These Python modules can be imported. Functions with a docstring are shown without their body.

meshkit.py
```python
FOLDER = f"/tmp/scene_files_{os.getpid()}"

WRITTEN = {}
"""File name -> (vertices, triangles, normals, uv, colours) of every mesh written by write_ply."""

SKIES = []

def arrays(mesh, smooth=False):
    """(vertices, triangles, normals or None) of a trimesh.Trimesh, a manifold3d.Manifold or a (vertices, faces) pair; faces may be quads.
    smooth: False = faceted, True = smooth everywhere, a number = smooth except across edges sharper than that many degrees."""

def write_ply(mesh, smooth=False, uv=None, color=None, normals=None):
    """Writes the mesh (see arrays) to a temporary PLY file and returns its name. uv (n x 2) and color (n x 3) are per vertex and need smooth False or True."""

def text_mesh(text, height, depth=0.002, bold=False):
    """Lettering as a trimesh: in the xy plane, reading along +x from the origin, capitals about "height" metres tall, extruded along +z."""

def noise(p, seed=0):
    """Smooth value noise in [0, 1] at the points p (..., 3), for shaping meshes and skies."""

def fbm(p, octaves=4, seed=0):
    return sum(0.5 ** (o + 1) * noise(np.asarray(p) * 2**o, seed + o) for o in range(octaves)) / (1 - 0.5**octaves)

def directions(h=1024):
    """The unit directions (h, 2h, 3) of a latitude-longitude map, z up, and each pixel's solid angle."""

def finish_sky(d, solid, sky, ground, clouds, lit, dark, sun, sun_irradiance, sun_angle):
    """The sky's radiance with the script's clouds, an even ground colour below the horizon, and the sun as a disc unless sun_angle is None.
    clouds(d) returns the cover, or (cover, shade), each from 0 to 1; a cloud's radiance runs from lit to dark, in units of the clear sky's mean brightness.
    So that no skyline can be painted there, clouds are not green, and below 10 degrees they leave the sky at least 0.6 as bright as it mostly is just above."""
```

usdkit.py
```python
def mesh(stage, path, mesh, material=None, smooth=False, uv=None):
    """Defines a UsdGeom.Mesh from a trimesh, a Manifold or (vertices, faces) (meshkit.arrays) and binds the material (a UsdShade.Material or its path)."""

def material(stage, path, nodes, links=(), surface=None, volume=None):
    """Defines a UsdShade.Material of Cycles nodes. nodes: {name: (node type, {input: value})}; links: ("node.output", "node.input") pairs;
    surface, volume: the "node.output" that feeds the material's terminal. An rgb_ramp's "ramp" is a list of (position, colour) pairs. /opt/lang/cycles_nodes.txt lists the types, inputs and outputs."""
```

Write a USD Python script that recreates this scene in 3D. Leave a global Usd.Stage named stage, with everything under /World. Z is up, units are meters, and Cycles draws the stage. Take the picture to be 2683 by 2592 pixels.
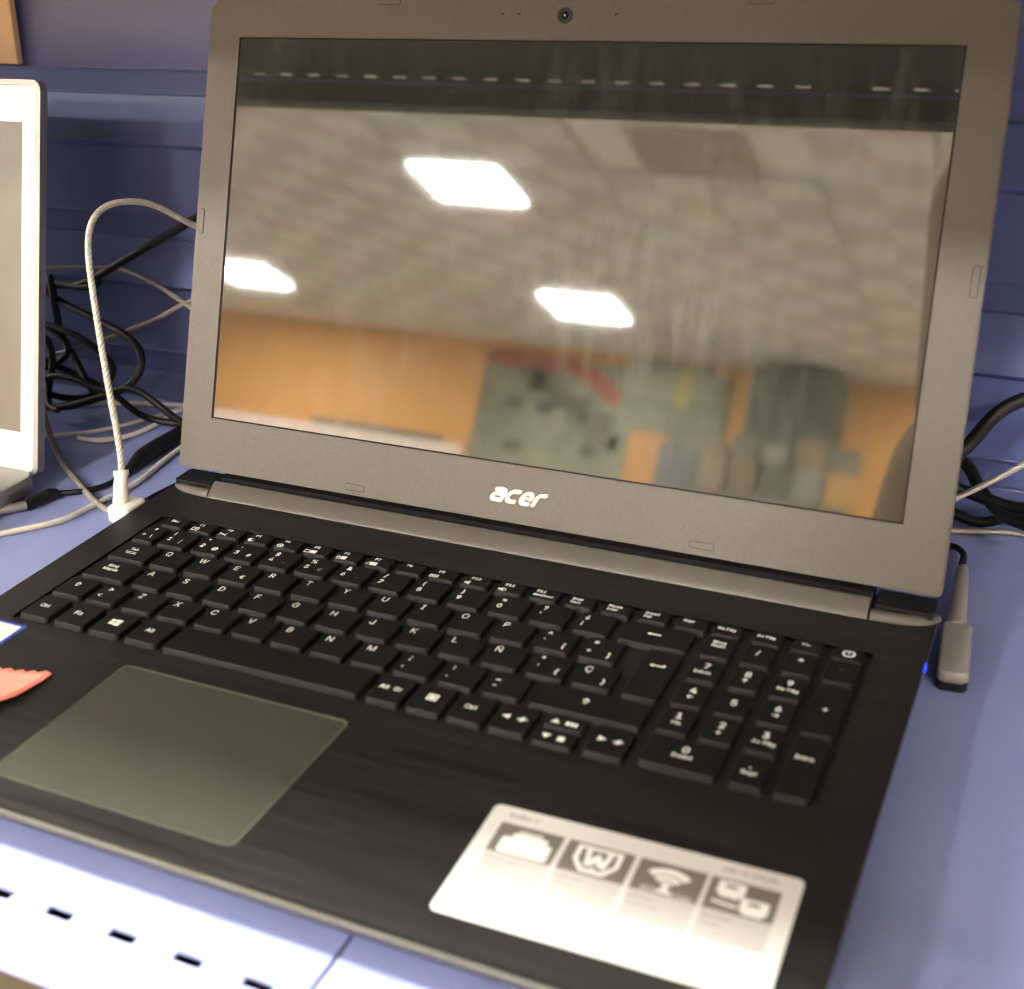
import math, random
import numpy as np
import trimesh, usdkit, meshkit
from pxr import Usd, UsdGeom, UsdLux, Sdf, Gf
from scipy.interpolate import CubicSpline
from shapely.geometry import Polygon, LineString, Point, box as sbox
from shapely.ops import unary_union
from shapely import affinity

random.seed(7)
rng = np.random.default_rng(7)
stage = Usd.Stage.CreateInMemory()
UsdGeom.SetStageUpAxis(stage, UsdGeom.Tokens.z)
UsdGeom.SetStageMetersPerUnit(stage, 1.0)
UsdGeom.Xform.Define(stage, '/World')

# All lengths below are millimetres; the origin is the middle of the laptop's front edge, on its deck.
# The shelf top lies 18 mm below the deck, 0.9 m above the shop floor (z = 0 in the stage).
DZ = 918.0
def W(p):
    p = np.asarray(p, float)
    return (p + np.array([0, 0, DZ])) / 1000.0

# ------------------------------------------------------------------ camera
CAM_R = [[0.892468, 0.449161, -0.041896], [0.132173, -0.349155, -0.927697], [-0.431314, 0.822402, -0.370977]]
CAM_P = [234.91, -281.25, 289.75]
F_PX, CX, CY = 3627.91, 1097.47, 1132.17          # focal length and optical centre on the 2683 x 2592 frame
cam = UsdGeom.Camera.Define(stage, '/World/Camera')
HA = 16.35
cam.CreateHorizontalApertureAttr(HA)
cam.CreateVerticalApertureAttr(HA * 989 / 1024)
cam.CreateFocalLengthAttr(HA * F_PX / 2683)
cam.CreateHorizontalApertureOffsetAttr((1341.5 - CX) / 2683 * HA)
cam.CreateVerticalApertureOffsetAttr(-(1296 - CY) / 2683 * HA)
r, d, f = (np.array(v) for v in CAM_R)
pw = W(CAM_P)
cam.AddTransformOp().Set(Gf.Matrix4d(*[*r, 0, *(-d), 0, *(-f), 0, *pw, 1]))
cam.CreateFStopAttr(4.3)
cam.CreateFocusDistanceAttr(0.70)
cam.CreateExposureAttr(0.0)
cam.CreateClippingRangeAttr(Gf.Vec2f(0.02, 100))

# ------------------------------------------------------------------ light: square ceiling panels only
LAMP = 245.0
LAMP_COLOR = (1.0, 0.965, 0.87)
TILE = 570.0
CEIL = 2543.0
LAMP_X = [-5935, -3085, -235, 2615]
LAMP_Y = [-8185, -5905, -3625, -310]

# ------------------------------------------------------------------ helpers
used = {}
def numbered(parent, name):
    k = (parent, name); n = used.get(k, 0); used[k] = n + 1
    return f'{parent}/{name}' if n == 0 else f'{parent}/{name}_{n:03d}'

def mat(name, nodes, links=(), surface='p.BSDF'):
    return usdkit.material(stage, '/World/Looks/' + name, nodes, links, surface=surface)

def plain(name, color, rough=0.5, **k):
    return mat(name, {'p': ('principled_bsdf', {'base_color': color, 'roughness': rough, **k})})

ORIGIN = {}
def setdata(prim, label=None, cat=None, group=None, kind=None):
    for k, v in (('label', label), ('category', cat), ('group', group), ('kind', kind)):
        if v: prim.SetCustomDataByKey(k, v)

def thing(name, label, cat, origin, group=None, kind=None):
    path = numbered('/World', name)
    x = UsdGeom.Xform.Define(stage, path)
    x.AddTranslateOp().Set(Gf.Vec3d(*W(origin)))
    ORIGIN[path] = np.asarray(origin, float)
    setdata(x.GetPrim(), label, cat, group, kind)
    return path

def part(parent, name, mesh, material, label=None, smooth=30, kind=None):
    """One mesh (vertices in scene millimetres) as a child of a thing or of a part."""
    path = numbered(parent, name)
    root = '/' + '/'.join(path.split('/')[1:3])
    o = ORIGIN[root]
    v, fc = (mesh.vertices, mesh.faces) if hasattr(mesh, 'vertices') else mesh
    v = (np.asarray(v, float) - o) / 1000.0
    m = usdkit.mesh(stage, path, (v, np.asarray(fc)), material, smooth=smooth)
    setdata(m.GetPrim(), label, kind=kind)
    return path

def single(name, mesh, material, label, cat, group=None, kind=None, smooth=30):
    path = numbered('/World', name)
    v, fc = (mesh.vertices, mesh.faces) if hasattr(mesh, 'vertices') else mesh
    m = usdkit.mesh(stage, path, (W(v), np.asarray(fc)), material, smooth=smooth)
    setdata(m.GetPrim(), label, cat, group, kind)
    return path

def cat_(*ms):
    return trimesh.util.concatenate([m for m in ms])

def bx(x0, x1, y0, y1, z0, z1):
    m = trimesh.creation.box((x1 - x0, y1 - y0, z1 - z0)); m.apply_translation(((x0 + x1) / 2, (y0 + y1) / 2, (z0 + z1) / 2)); return m

def rings(rs, cap0=True, cap1=True):
    """Loft through closed rings with the same count of points."""
    n = len(rs[0]); v = np.vstack(rs); fc = []
    for i in range(len(rs) - 1):
        for j in range(n):
            a, b = i * n + j, i * n + (j + 1) % n
            fc += [[a, b, b + n], [a, b + n, a + n]]
    if cap0:
        v = np.vstack([v, np.mean(rs[0], 0)]); c = len(v) - 1
        fc += [[c, (j + 1) % n, j] for j in range(n)]
    if cap1:
        v = np.vstack([v, np.mean(rs[-1], 0)]); c = len(v) - 1; s = (len(rs) - 1) * n
        fc += [[c, s + j, s + (j + 1) % n] for j in range(n)]
    return trimesh.Trimesh(v, fc, process=False)

def rrect(x0, x1, y0, y1, r, n=5):
    pts = []
    for cx, cy, a0 in ((x1 - r, y1 - r, 0), (x0 + r, y1 - r, 90), (x0 + r, y0 + r, 180), (x1 - r, y0 + r, 270)):
        for i in range(n + 1):
            a = math.radians(a0 + 90 * i / n); pts.append((cx + r * math.cos(a), cy + r * math.sin(a)))
    return np.array(pts)

def rbox(x0, x1, y0, y1, z0, z1, r=1.0, b=0.4, n=4):
    """Rounded-corner slab with bevelled top and bottom edges."""
    b = min(b, (z1 - z0) / 2.01)
    def ring(i, z): 
        q = rrect(x0 + i, x1 - i, y0 + i, y1 - i, max(r - i, 0.02), n); return np.c_[q, np.full(len(q), z)]
    return rings([ring(b, z0), ring(0, z0 + b), ring(0, z1 - b), ring(b * 0.3, z1 - b * 0.3), ring(b, z1)])

def extrude(poly, z0, z1):
    gs = getattr(poly, 'geoms', [poly])
    ms = []
    for g in gs:
        if g.is_empty: continue
        m = trimesh.creation.extrude_polygon(g, z1 - z0, engine='earcut'); m.apply_translation((0, 0, z0)); ms.append(m)
    return trimesh.util.concatenate(ms)

def spline(pts, n):
    pts = np.asarray(pts, float)
    t = np.r_[0, np.cumsum(np.linalg.norm(np.diff(pts, axis=0), axis=1))]
    return CubicSpline(t, pts)(np.linspace(0, t[-1], n))

def frames(p):
    t = np.gradient(p, axis=0); t /= np.linalg.norm(t, axis=1, keepdims=True)
    a = np.array([0, 0, 1.0]) if abs(t[0][2]) < 0.9 else np.array([1.0, 0, 0])
    u = np.cross(t[0], a); u /= np.linalg.norm(u); us = []
    for i in range(len(p)):
        u = u - t[i] * np.dot(u, t[i]); u /= np.linalg.norm(u); us.append(u)
    us = np.array(us); return t, us, np.cross(t, us)

def tube(p, r, seg=10):
    """Tube along the points p; r is one radius or one per point."""
    p = np.asarray(p, float); r = np.broadcast_to(r, len(p)); t, u, w = frames(p)
    a = np.linspace(0, 2 * np.pi, seg, endpoint=False)
    return rings([p[i] + r[i] * (np.cos(a)[:, None] * u[i] + np.sin(a)[:, None] * w[i]) for i in range(len(p))])

def cable(pts, r, n=60, seg=10):
    return tube(spline(pts, n), r, seg)

def braid(pts, r, pitch=9.0, strands=5, n=None):
    """Wire rope: strands wound round the path."""
    q = np.asarray(pts, float); L = np.linalg.norm(np.diff(q, axis=0), axis=1).sum()
    n = n or int(L / pitch * 9) + 8
    p = spline(q, n); t, u, w = frames(p)
    s = np.linspace(0, L, n); rs = r * 0.46; ms = [tube(p, r * 0.55, 7)]
    for k in range(strands):
        a = 2 * np.pi * (k / strands + s / pitch)
        ms.append(tube(p + (r - rs) * (np.cos(a)[:, None] * u + np.sin(a)[:, None] * w), rs, 6))
    return cat_(*ms)

def text(s, height, at, z=0.0, angle=0.0, bold=False, depth=0.03, center=False, shear=0.0, sx=1.0):
    m = meshkit.text_mesh(s, height, depth, bold)
    if center: m.apply_translation((-(m.bounds[0][0] + m.bounds[1][0]) / 2, -(m.bounds[0][1] + m.bounds[1][1]) / 2, 0))
    v = m.vertices.copy(); v[:, 0] = (v[:, 0] + shear * v[:, 1]) * sx
    c, s_ = math.cos(angle), math.sin(angle)
    x, y = v[:, 0].copy(), v[:, 1].copy()
    v[:, 0], v[:, 1] = c * x - s_ * y + at[0], s_ * x + c * y + at[1]
    v[:, 2] += z; m.vertices = v
    return m

# ------------------------------------------------------------------ materials
POS = ('geometry', {})
def grainy(name, color, color2, rough, scale, bump=0.0, bumpscale=None, stretch=(1, 1, 1), spec=0.5, dist=0.001, **k):
    """Principled with a gentle two-tone noise and a fine bump."""
    return mat(name, {
        'g': ('geometry', {}), 'm': ('mapping', {'scale': stretch}),
        'n': ('noise_texture', {'scale': scale, 'detail': 4.0, 'roughness': 0.6}),
        'r': ('rgb_ramp', {'ramp': [(0.3, color), (0.7, color2)]}),
        'n2': ('noise_texture', {'scale': bumpscale or scale, 'detail': 3.0}),
        'b': ('bump', {'strength': bump, 'distance': dist}),
        'p': ('principled_bsdf', {'roughness': rough, 'specular_ior_level': spec, **k})},
        [('g.position', 'm.vector'), ('m.vector', 'n.vector'), ('n.fac', 'r.fac'), ('r.color', 'p.base_color'),
         ('m.vector', 'n2.vector'), ('n2.fac', 'b.height'), ('b.normal', 'p.normal')])

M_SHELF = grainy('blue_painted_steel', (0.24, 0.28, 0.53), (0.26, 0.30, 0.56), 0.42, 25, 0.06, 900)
M_PANEL = grainy('blue_paint_shaded', (0.084, 0.106, 0.25), (0.094, 0.118, 0.27), 0.38, 12, 0.05, 700)  # same blue as the shelf, with the shade on the wall darkened in
M_SLOTIN = plain('slot_interior', (0.10, 0.055, 0.035), 0.7)
M_DECK = grainy('black_textured_plastic', (0.0035, 0.0033, 0.003), (0.0165, 0.0155, 0.014), 0.48, 85, 0.25, 500, (0.12, 3.0, 1), spec=0.35, dist=0.0006)
M_SIDE = plain('base_edge_plastic', (0.055, 0.05, 0.045), 0.35)
M_BEZEL = grainy('dark_grey_grained_plastic', (0.076, 0.068, 0.057), (0.086, 0.077, 0.065), 0.50, 600, 0.2, 1100, (1, 1, 0.45), dist=0.0006)
M_LIDBACK = plain('lid_back_black', (0.02, 0.02, 0.02), 0.4)
M_HINGE = plain('hinge_black', (0.006, 0.006, 0.007), 0.6, specular_ior_level=0.25)
M_KEY = grainy('key_plastic', (0.0042, 0.004, 0.0037), (0.006, 0.0057, 0.0052), 0.58, 300, 0.12, 2500, spec=0.22, dist=0.0004)
M_WELL = plain('key_well_black', (0.006, 0.006, 0.006), 0.6)
M_LEG = plain('legend_print', (0.85, 0.84, 0.80), 0.6)
M_LEG2 = plain('legend_print_dim', (0.13, 0.125, 0.12), 0.6)
M_PAD = grainy('touchpad_satin', (0.044, 0.043, 0.034), (0.050, 0.048, 0.039), 0.42, 120, 0.05, 900, spec=0.32)
M_CHROME = plain('logo_silver', (0.72, 0.69, 0.66), 0.22, metallic=0.8)
M_STICK = plain('sticker_paper', (0.66, 0.65, 0.63), 0.45)
M_STWHITE = plain('sticker_white_field', (0.88, 0.88, 0.86), 0.45)
M_STGREY = plain('sticker_pale_grey', (0.50, 0.49, 0.475), 0.45)
M_STDARK = plain('sticker_dark_grey', (0.165, 0.152, 0.132), 0.4)
M_STTEXT = plain('sticker_print', (0.34, 0.33, 0.32), 0.5)
M_BLUEPR = plain('blue_print', (0.015, 0.06, 0.42), 0.35)
M_CORAL = grainy('coral_card', (0.82, 0.20, 0.15), (0.85, 0.26, 0.20), 0.55, 80)
M_CORALP = plain('washed_coral', (0.88, 0.40, 0.30), 0.55)  # coral made paler, as under strong light
M_YELPR = plain('yellow_print', (0.90, 0.55, 0.15), 0.55)
M_WHITEPL = plain('white_plastic', (0.78, 0.76, 0.72), 0.35)
M_GREYPL = grainy('warm_grey_plastic', (0.27, 0.25, 0.22), (0.30, 0.275, 0.245), 0.45, 90)
M_ROPE = plain('clear_coated_wire', (0.62, 0.58, 0.50), 0.32, metallic=0.25)
M_STEEL = plain('steel_wire_rope', (0.50, 0.46, 0.40), 0.32, metallic=0.7)
M_GREYC = plain('grey_cable', (0.22, 0.20, 0.175), 0.45)
M_BLACKC = plain('black_cable', (0.006, 0.006, 0.006), 0.5, specular_ior_level=0.3)
M_SILVER = grainy('brushed_aluminium', (0.30, 0.297, 0.29), (0.34, 0.335, 0.325), 0.36, 40, metallic=0.75)
M_WBEZEL = plain('white_bezel', (0.82, 0.82, 0.80), 0.3)
M_LED = mat('blue_led', {'e': ('emission', {'color': (0.01, 0.03, 1.0), 'strength': 6.0})}, (), 'e.emission')
M_LENS = plain('lens_glass', (0.004, 0.004, 0.006), 0.06, ior=1.6)
M_LENSR = plain('lens_ring', (0.012, 0.012, 0.013), 0.3)

def screen_mat(name, base, ior, rough):
    """Glossy dark display glass with wiped, streaky dust."""
    return mat(name, {
        'g': ('geometry', {}),
        'm': ('mapping', {'rotation': (0, 0.35, 0), 'scale': (1, 1, 0.05)}),
        'n': ('noise_texture', {'scale': 110.0, 'detail': 2.0, 'roughness': 0.5}),
        'n2': ('noise_texture', {'scale': 9.0, 'detail': 2.0}),
        'r': ('map_range', {'from_min': 0.42, 'from_max': 0.8, 'to_min': 0.0, 'to_max': 1.0, 'clamp': True}),
        'r2': ('map_range', {'from_min': 0.45, 'from_max': 0.75, 'to_min': 0.15, 'to_max': 1.0, 'clamp': True}),
        'x': ('math', {'math_type': 'multiply'}), 'x2': ('math', {'math_type': 'multiply', 'value2': 0.085}),
        'p': ('principled_bsdf', {'base_color': base, 'roughness': rough, 'ior': ior}),
        'd': ('diffuse_bsdf', {'color': (0.55, 0.56, 0.50)}), 'mx': ('mix_closure', {})},
        [('g.position', 'm.vector'), ('m.vector', 'n.vector'), ('g.position', 'n2.vector'), ('n.fac', 'r.value'), ('n2.fac', 'r2.value'),
         ('r.result', 'x.value1'), ('r2.result', 'x.value2'), ('x.value', 'x2.value1'), ('x2.value', 'mx.fac'),
         ('p.BSDF', 'mx.closure1'), ('d.BSDF', 'mx.closure2')], 'mx.closure')
M_SCREEN = screen_mat('display_glass', (0.022, 0.024, 0.019), 2.05, 0.026)
M_SCREEN2 = screen_mat('left_display_glass', (0.10, 0.095, 0.08), 1.7, 0.3)

# room
M_FLOOR = grainy('shop_floor', (0.40, 0.38, 0.35), (0.46, 0.44, 0.41), 0.4, 1.5)
M_CEIL = grainy('ceiling_paint', (0.74, 0.68, 0.60), (0.80, 0.74, 0.66), 0.8, 2)
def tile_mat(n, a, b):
    """Tile with relief shading painted as alternate lighter and darker quarters."""
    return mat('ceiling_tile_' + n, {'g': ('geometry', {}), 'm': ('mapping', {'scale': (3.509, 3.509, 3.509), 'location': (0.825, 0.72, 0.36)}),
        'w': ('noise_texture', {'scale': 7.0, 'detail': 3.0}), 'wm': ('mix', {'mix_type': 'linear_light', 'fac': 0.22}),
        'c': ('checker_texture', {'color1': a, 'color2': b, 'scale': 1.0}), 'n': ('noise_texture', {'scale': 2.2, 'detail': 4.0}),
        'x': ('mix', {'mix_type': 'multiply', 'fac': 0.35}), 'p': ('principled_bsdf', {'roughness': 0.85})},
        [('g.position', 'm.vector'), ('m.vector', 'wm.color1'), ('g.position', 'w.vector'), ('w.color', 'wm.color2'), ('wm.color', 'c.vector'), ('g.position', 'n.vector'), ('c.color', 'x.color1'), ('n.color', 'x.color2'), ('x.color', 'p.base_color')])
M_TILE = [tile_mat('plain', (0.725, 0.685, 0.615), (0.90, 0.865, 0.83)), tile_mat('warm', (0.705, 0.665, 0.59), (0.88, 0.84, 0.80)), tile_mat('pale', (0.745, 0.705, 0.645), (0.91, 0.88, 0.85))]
M_RIM = plain('touchpad_rim', (0.12, 0.11, 0.09), 0.35)
M_UNDER = plain('shelf_shade_grey', (0.055, 0.06, 0.048), 0.7)  # dark tone carrying the shade beneath the upper shelf
M_LAMP = mat('lamp_diffuser', {'e': ('emission', {'color': LAMP_COLOR, 'strength': LAMP})}, (), 'e.emission')
M_FRAME = plain('lamp_frame_white', (0.8, 0.78, 0.74), 0.4)
M_ORANGE = grainy('orange_wall_paint', (0.72, 0.35, 0.095), (0.78, 0.40, 0.115), 0.6, 1.2)
M_CREAM = plain('cream_wall_paint', (0.72, 0.69, 0.64), 0.7)
M_PBOARD = grainy('grey_green_print', (0.17, 0.17, 0.115), (0.31, 0.31, 0.22), 0.6, 2.6)
M_RED = plain('red_print', (0.36, 0.06, 0.045), 0.6)
M_DARKPR = plain('slate_print', (0.08, 0.085, 0.07), 0.6)
M_CAB = plain('slate_grey_panel', (0.075, 0.08, 0.065), 0.55)
M_WOOD = grainy('orange_wood', (0.50, 0.24, 0.07), (0.58, 0.29, 0.09), 0.5, 6)
M_BGREY = plain('blue_grey_panel', (0.13, 0.13, 0.135), 0.6)
M_PINK = plain('pale_rail', (0.85, 0.70, 0.62), 0.6)
M_BOXES = [plain('carton_' + n, c, 0.7) for n, c in (('brown', (0.20, 0.15, 0.09)), ('grey', (0.11, 0.10, 0.08)), ('olive', (0.15, 0.14, 0.10)), ('tan', (0.24, 0.19, 0.13)), ('white', (0.22, 0.205, 0.175)), ('amber', (0.40, 0.23, 0.07)))]
M_YELLOW = plain('yellow_print_panel', (0.55, 0.48, 0.14), 0.6)
M_VENT = plain('vent_grey', (0.42, 0.38, 0.31), 0.6)
M_COAT = grainy('dark_brown_cloth', (0.15, 0.088, 0.045), (0.19, 0.115, 0.062), 0.85, 30, 0.3, 400)
M_SKIN = plain('skin', (0.55, 0.33, 0.23), 0.5)
M_HAIR = plain('dark_hair', (0.03, 0.02, 0.015), 0.5)
M_JEAN = plain('dark_trousers', (0.03, 0.035, 0.05), 0.8)
M_TAN = plain('tan_glow', (0.60, 0.42, 0.24), 0.6)  # colour of the blurred corner glow

# ------------------------------------------------------------------ the shop room seen in the display
def structure(name, mesh, m, smooth=False):
    return single(name, mesh, m, None, None, kind='structure', smooth=smooth)

FLOOR = -DZ
RX0, RX1, RY0, RY1 = -9000.0, 6500.0, -9550.0, 2600.0
structure('floor', bx(RX0, RX1, RY0, RY1, FLOOR - 60, FLOOR), M_FLOOR)
structure('wall', bx(RX0, RX1, RY0 - 100, RY0, FLOOR, CEIL + 200), M_ORANGE)
structure('wall', bx(RX0 - 100, RX0, RY0, RY1, FLOOR, CEIL + 200), M_CREAM)
structure('wall', bx(RX1, RX1 + 100, RY0, RY1, FLOOR, CEIL + 200), M_CREAM)
structure('wall', bx(RX0, RX1, RY1, RY1 + 100, FLOOR, CEIL + 200), M_CREAM)
# suspended ceiling: a tile grid whose cells are the size of the lamps
ceil_path = thing('ceiling', None, None, (0, -5000, CEIL + 40), kind='structure')
part(ceil_path, 'ceiling_slab', bx(RX0, RX1, RY0, RY1, CEIL + 30, CEIL + 120), M_CEIL, smooth=False)
lamp_cells = {(x, y) for x in LAMP_X for y in LAMP_Y}
VENT = (-1660.0, -5335.0)
nt = 0
for i in range(-9, 7):
    for j in range(-7, 4):
        cx, cy = -3085 + i * TILE, -5905 + j * TILE
        if cy - 285 < RY0 + 5 or cx - 285 < RX0 or (cx, cy) in lamp_cells or (cx, cy) == (-3085 + 2 * TILE + TILE * 0.5, 0): continue
        if abs(cx + 1660) < 300 and abs(cy + 5335) < 10: continue
        h = TILE / 2 - 6
        q = []
        for ins, z in ((0, CEIL + 28), (0, CEIL + 4), (14, CEIL - 4), (60, CEIL - 4), (110, CEIL + 8)):
            hh = h - ins; q.append(np.array([(cx - hh, cy - hh, z), (cx - hh, cy + hh, z), (cx + hh, cy + hh, z), (cx + hh, cy - hh, z)]))
        part(ceil_path, 'ceiling_tile', rings(q), M_TILE[(i * 7 + j * 3) % 3], smooth=False); nt += 1
ROWS = {-8185: 'row farthest from the shelf', -5905: 'second row from the far wall', -3625: 'third row from the far wall', -310: 'row nearest the shelf'}
COLS = {-5935: 'first', -3085: 'second', -235: 'third', 2615: 'last'}
for a, x in enumerate(LAMP_X):
    for b, y in enumerate(LAMP_Y):
        t = thing('ceiling_light', None, 'ceiling light', (x, y, CEIL), 'square ceiling light panels')
        lab = {(-3085, -5905): 'square white ceiling light mirrored highest in the dark laptop display',
               (-3085, -8185): 'square white ceiling light mirrored lowest, right of centre, in the laptop display',
               (-5935, -8185): 'square white ceiling light mirrored at the left edge of the laptop display'}.get((x, y), f'{COLS[x]} ceiling light from the left in the {ROWS[y]}')
        setdata(stage.GetPrimAtPath(t), lab)
        fr = sbox(x - 283, y - 283, x + 283, y + 283).difference(sbox(x - 268, y - 268, x + 268, y + 268))
        part(t, 'frame', extrude(fr, CEIL - 6, CEIL + 25), M_FRAME, smooth=False)
        part(t, 'diffuser', bx(x - 267, x + 267, y - 267, y + 267, CEIL - 1, CEIL + 20), M_LAMP, smooth=False)
t = thing('ceiling_vent', 'dark square ceiling vent mirrored under the shelf edge in the display', 'vent', (-1660, -5335, CEIL))
part(t, 'frame', extrude(sbox(-1945, -5620, -1375, -5050).difference(sbox(-1910, -5585, -1410, -5085)), CEIL - 8, CEIL + 20), M_VENT, smooth=False)
for k in range(9):
    m = bx(-1908, -1412, -22, 22, -2, 2); m.apply_transform(trimesh.transformations.rotation_matrix(0.6, (1, 0, 0), (0, 0, 0))); m.apply_translation((0, -5560 + k * 56, CEIL + 6))
    part(t, 'slat', m, M_VENT, smooth=False)
part(t, 'duct', bx(-1908, -1412, -5583, -5087, CEIL + 22, CEIL + 29), plain('duct_dark', (0.03, 0.03, 0.025), 0.8), smooth=False)

# things along the far wall, mirrored in the display
yw = RY0
t = thing('display_board', 'grey-green printed board with a red arc on the orange far wall', 'board', (-3300, yw + 30, 1500))
part(t, 'board', bx(-4330, -2260, yw + 8, yw + 30, 900, 2470), M_PBOARD, smooth=False)
part(t, 'header', bx(-3080, -2400, yw + 32, yw + 40, 2250, 2540), plain('pale_green_print', (0.36, 0.36, 0.27), 0.6), smooth=False)
arc = LineString([(-4300, 2430), (-3900, 2440), (-3550, 2425), (-3350, 2340), (-3130, 2180)]).buffer(62, cap_style=2)
m = extrude(arc, 0, 6); v = m.vertices.copy(); m.vertices = np.c_[v[:, 0], yw + 32 + v[:, 2], v[:, 1]]; m.invert()
part(t, 'red_arc', m, M_RED, smooth=False)
for x, z in ((-4010, 2060), (-3740, 2060), (-3950, 1700), (-3300, 1750)):
    part(t, 'dark_mark', trimesh.creation.icosphere(2, 1.0).apply_scale((85, 5, 62)).apply_translation((x, yw + 31, z)), M_DARKPR, smooth=False)
for k in range(26):
    x, z = -4250 + 1950 * ((k * 0.618) % 1), 1250 + 1150 * ((k * 0.381 + 0.13) % 1)
    w_, h_ = 60 + (k * 53) % 120, 40 + (k * 37) % 90
    part(t, 'printed_patch', bx(x - w_, x + w_, yw + 30.5 + 0.4 * (k % 3), yw + 31.6 + 0.4 * (k % 3), z - h_, z + h_), (M_DARKPR, M_BOXES[1], M_BOXES[2], M_BOXES[3], M_PBOARD)[k % 5], smooth=False)
part(t, 'yellow_mark', bx(-2680, -2580, yw + 42, yw + 46, 2200, 2520), M_YELLOW, smooth=False)
single('cabinet', bx(-2030, -1390, yw + 10, yw + 420, FLOOR, 2500), M_CAB, 'tall slate grey cabinet against the orange far wall', 'cabinet', smooth=False)
single('door_panel', rbox(-2970, -2680, yw + 50, yw + 90, FLOOR, 1950, 5, 3), M_WOOD, 'narrow orange wooden panel standing before the printed board', 'panel', smooth=False)
single('blue_sign', rbox(-5820, -4580, yw + 10, yw + 60, 1350, 1690, 8, 3), M_BGREY, 'long blue-grey sign low on the orange far wall', 'sign', smooth=False)
single('wall_rail', rbox(-8900, -4340, yw + 65, yw + 160, 1480, 1625, 8, 3), M_PINK, 'pale rail running along the foot of the mirrored orange wall', 'rail', smooth=False)
single('blue_counter', bx(-2660, -2250, yw + 60, yw + 300, FLOOR, 1850), M_BGREY, 'blue-grey display unit between wooden panel and cartons', 'display unit', smooth=False)
LEFTS = ['leftmost', 'second from the left', 'third from the left', 'fourth from the left', 'rightmost']
TIER = ['lowest', 'middle', 'topmost']
for row in range(3):
    for k in range(5):
        x0 = -2240 + 222 * k + (-20, 14, -6)[row]; w_ = 175 + (k * 37 + row * 53) % 45
        z0 = 1250 + 240 * row; h_ = 238 if row < 2 else 110 + (k * 71) % 110
        m = rbox(x0, x0 + w_, yw + 440 + 25 * ((k + row) % 3), yw + 700, z0, z0 + h_, 5, 3)
        single('carton', m, M_BOXES[(k * 2 + row * 3 + (k * row) % 2) % 6], f'{LEFTS[k]} carton in the {TIER[row]} tier below the mirrored grey cabinet', 'carton', smooth=False)
t = thing('carton_rack', 'dark rack carrying the cartons below the mirrored grey cabinet', 'rack', (-1700, yw + 570, FLOOR))
part(t, 'rack_top', bx(-2270, -1110, yw + 430, yw + 715, 1230, 1249), M_CAB, smooth=False)
for x in (-2265, -1130):
    for y in (yw + 440, yw + 690): part(t, 'leg', bx(x, x + 20, y, y + 20, FLOOR, 1230), M_CAB, smooth=False)

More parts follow.
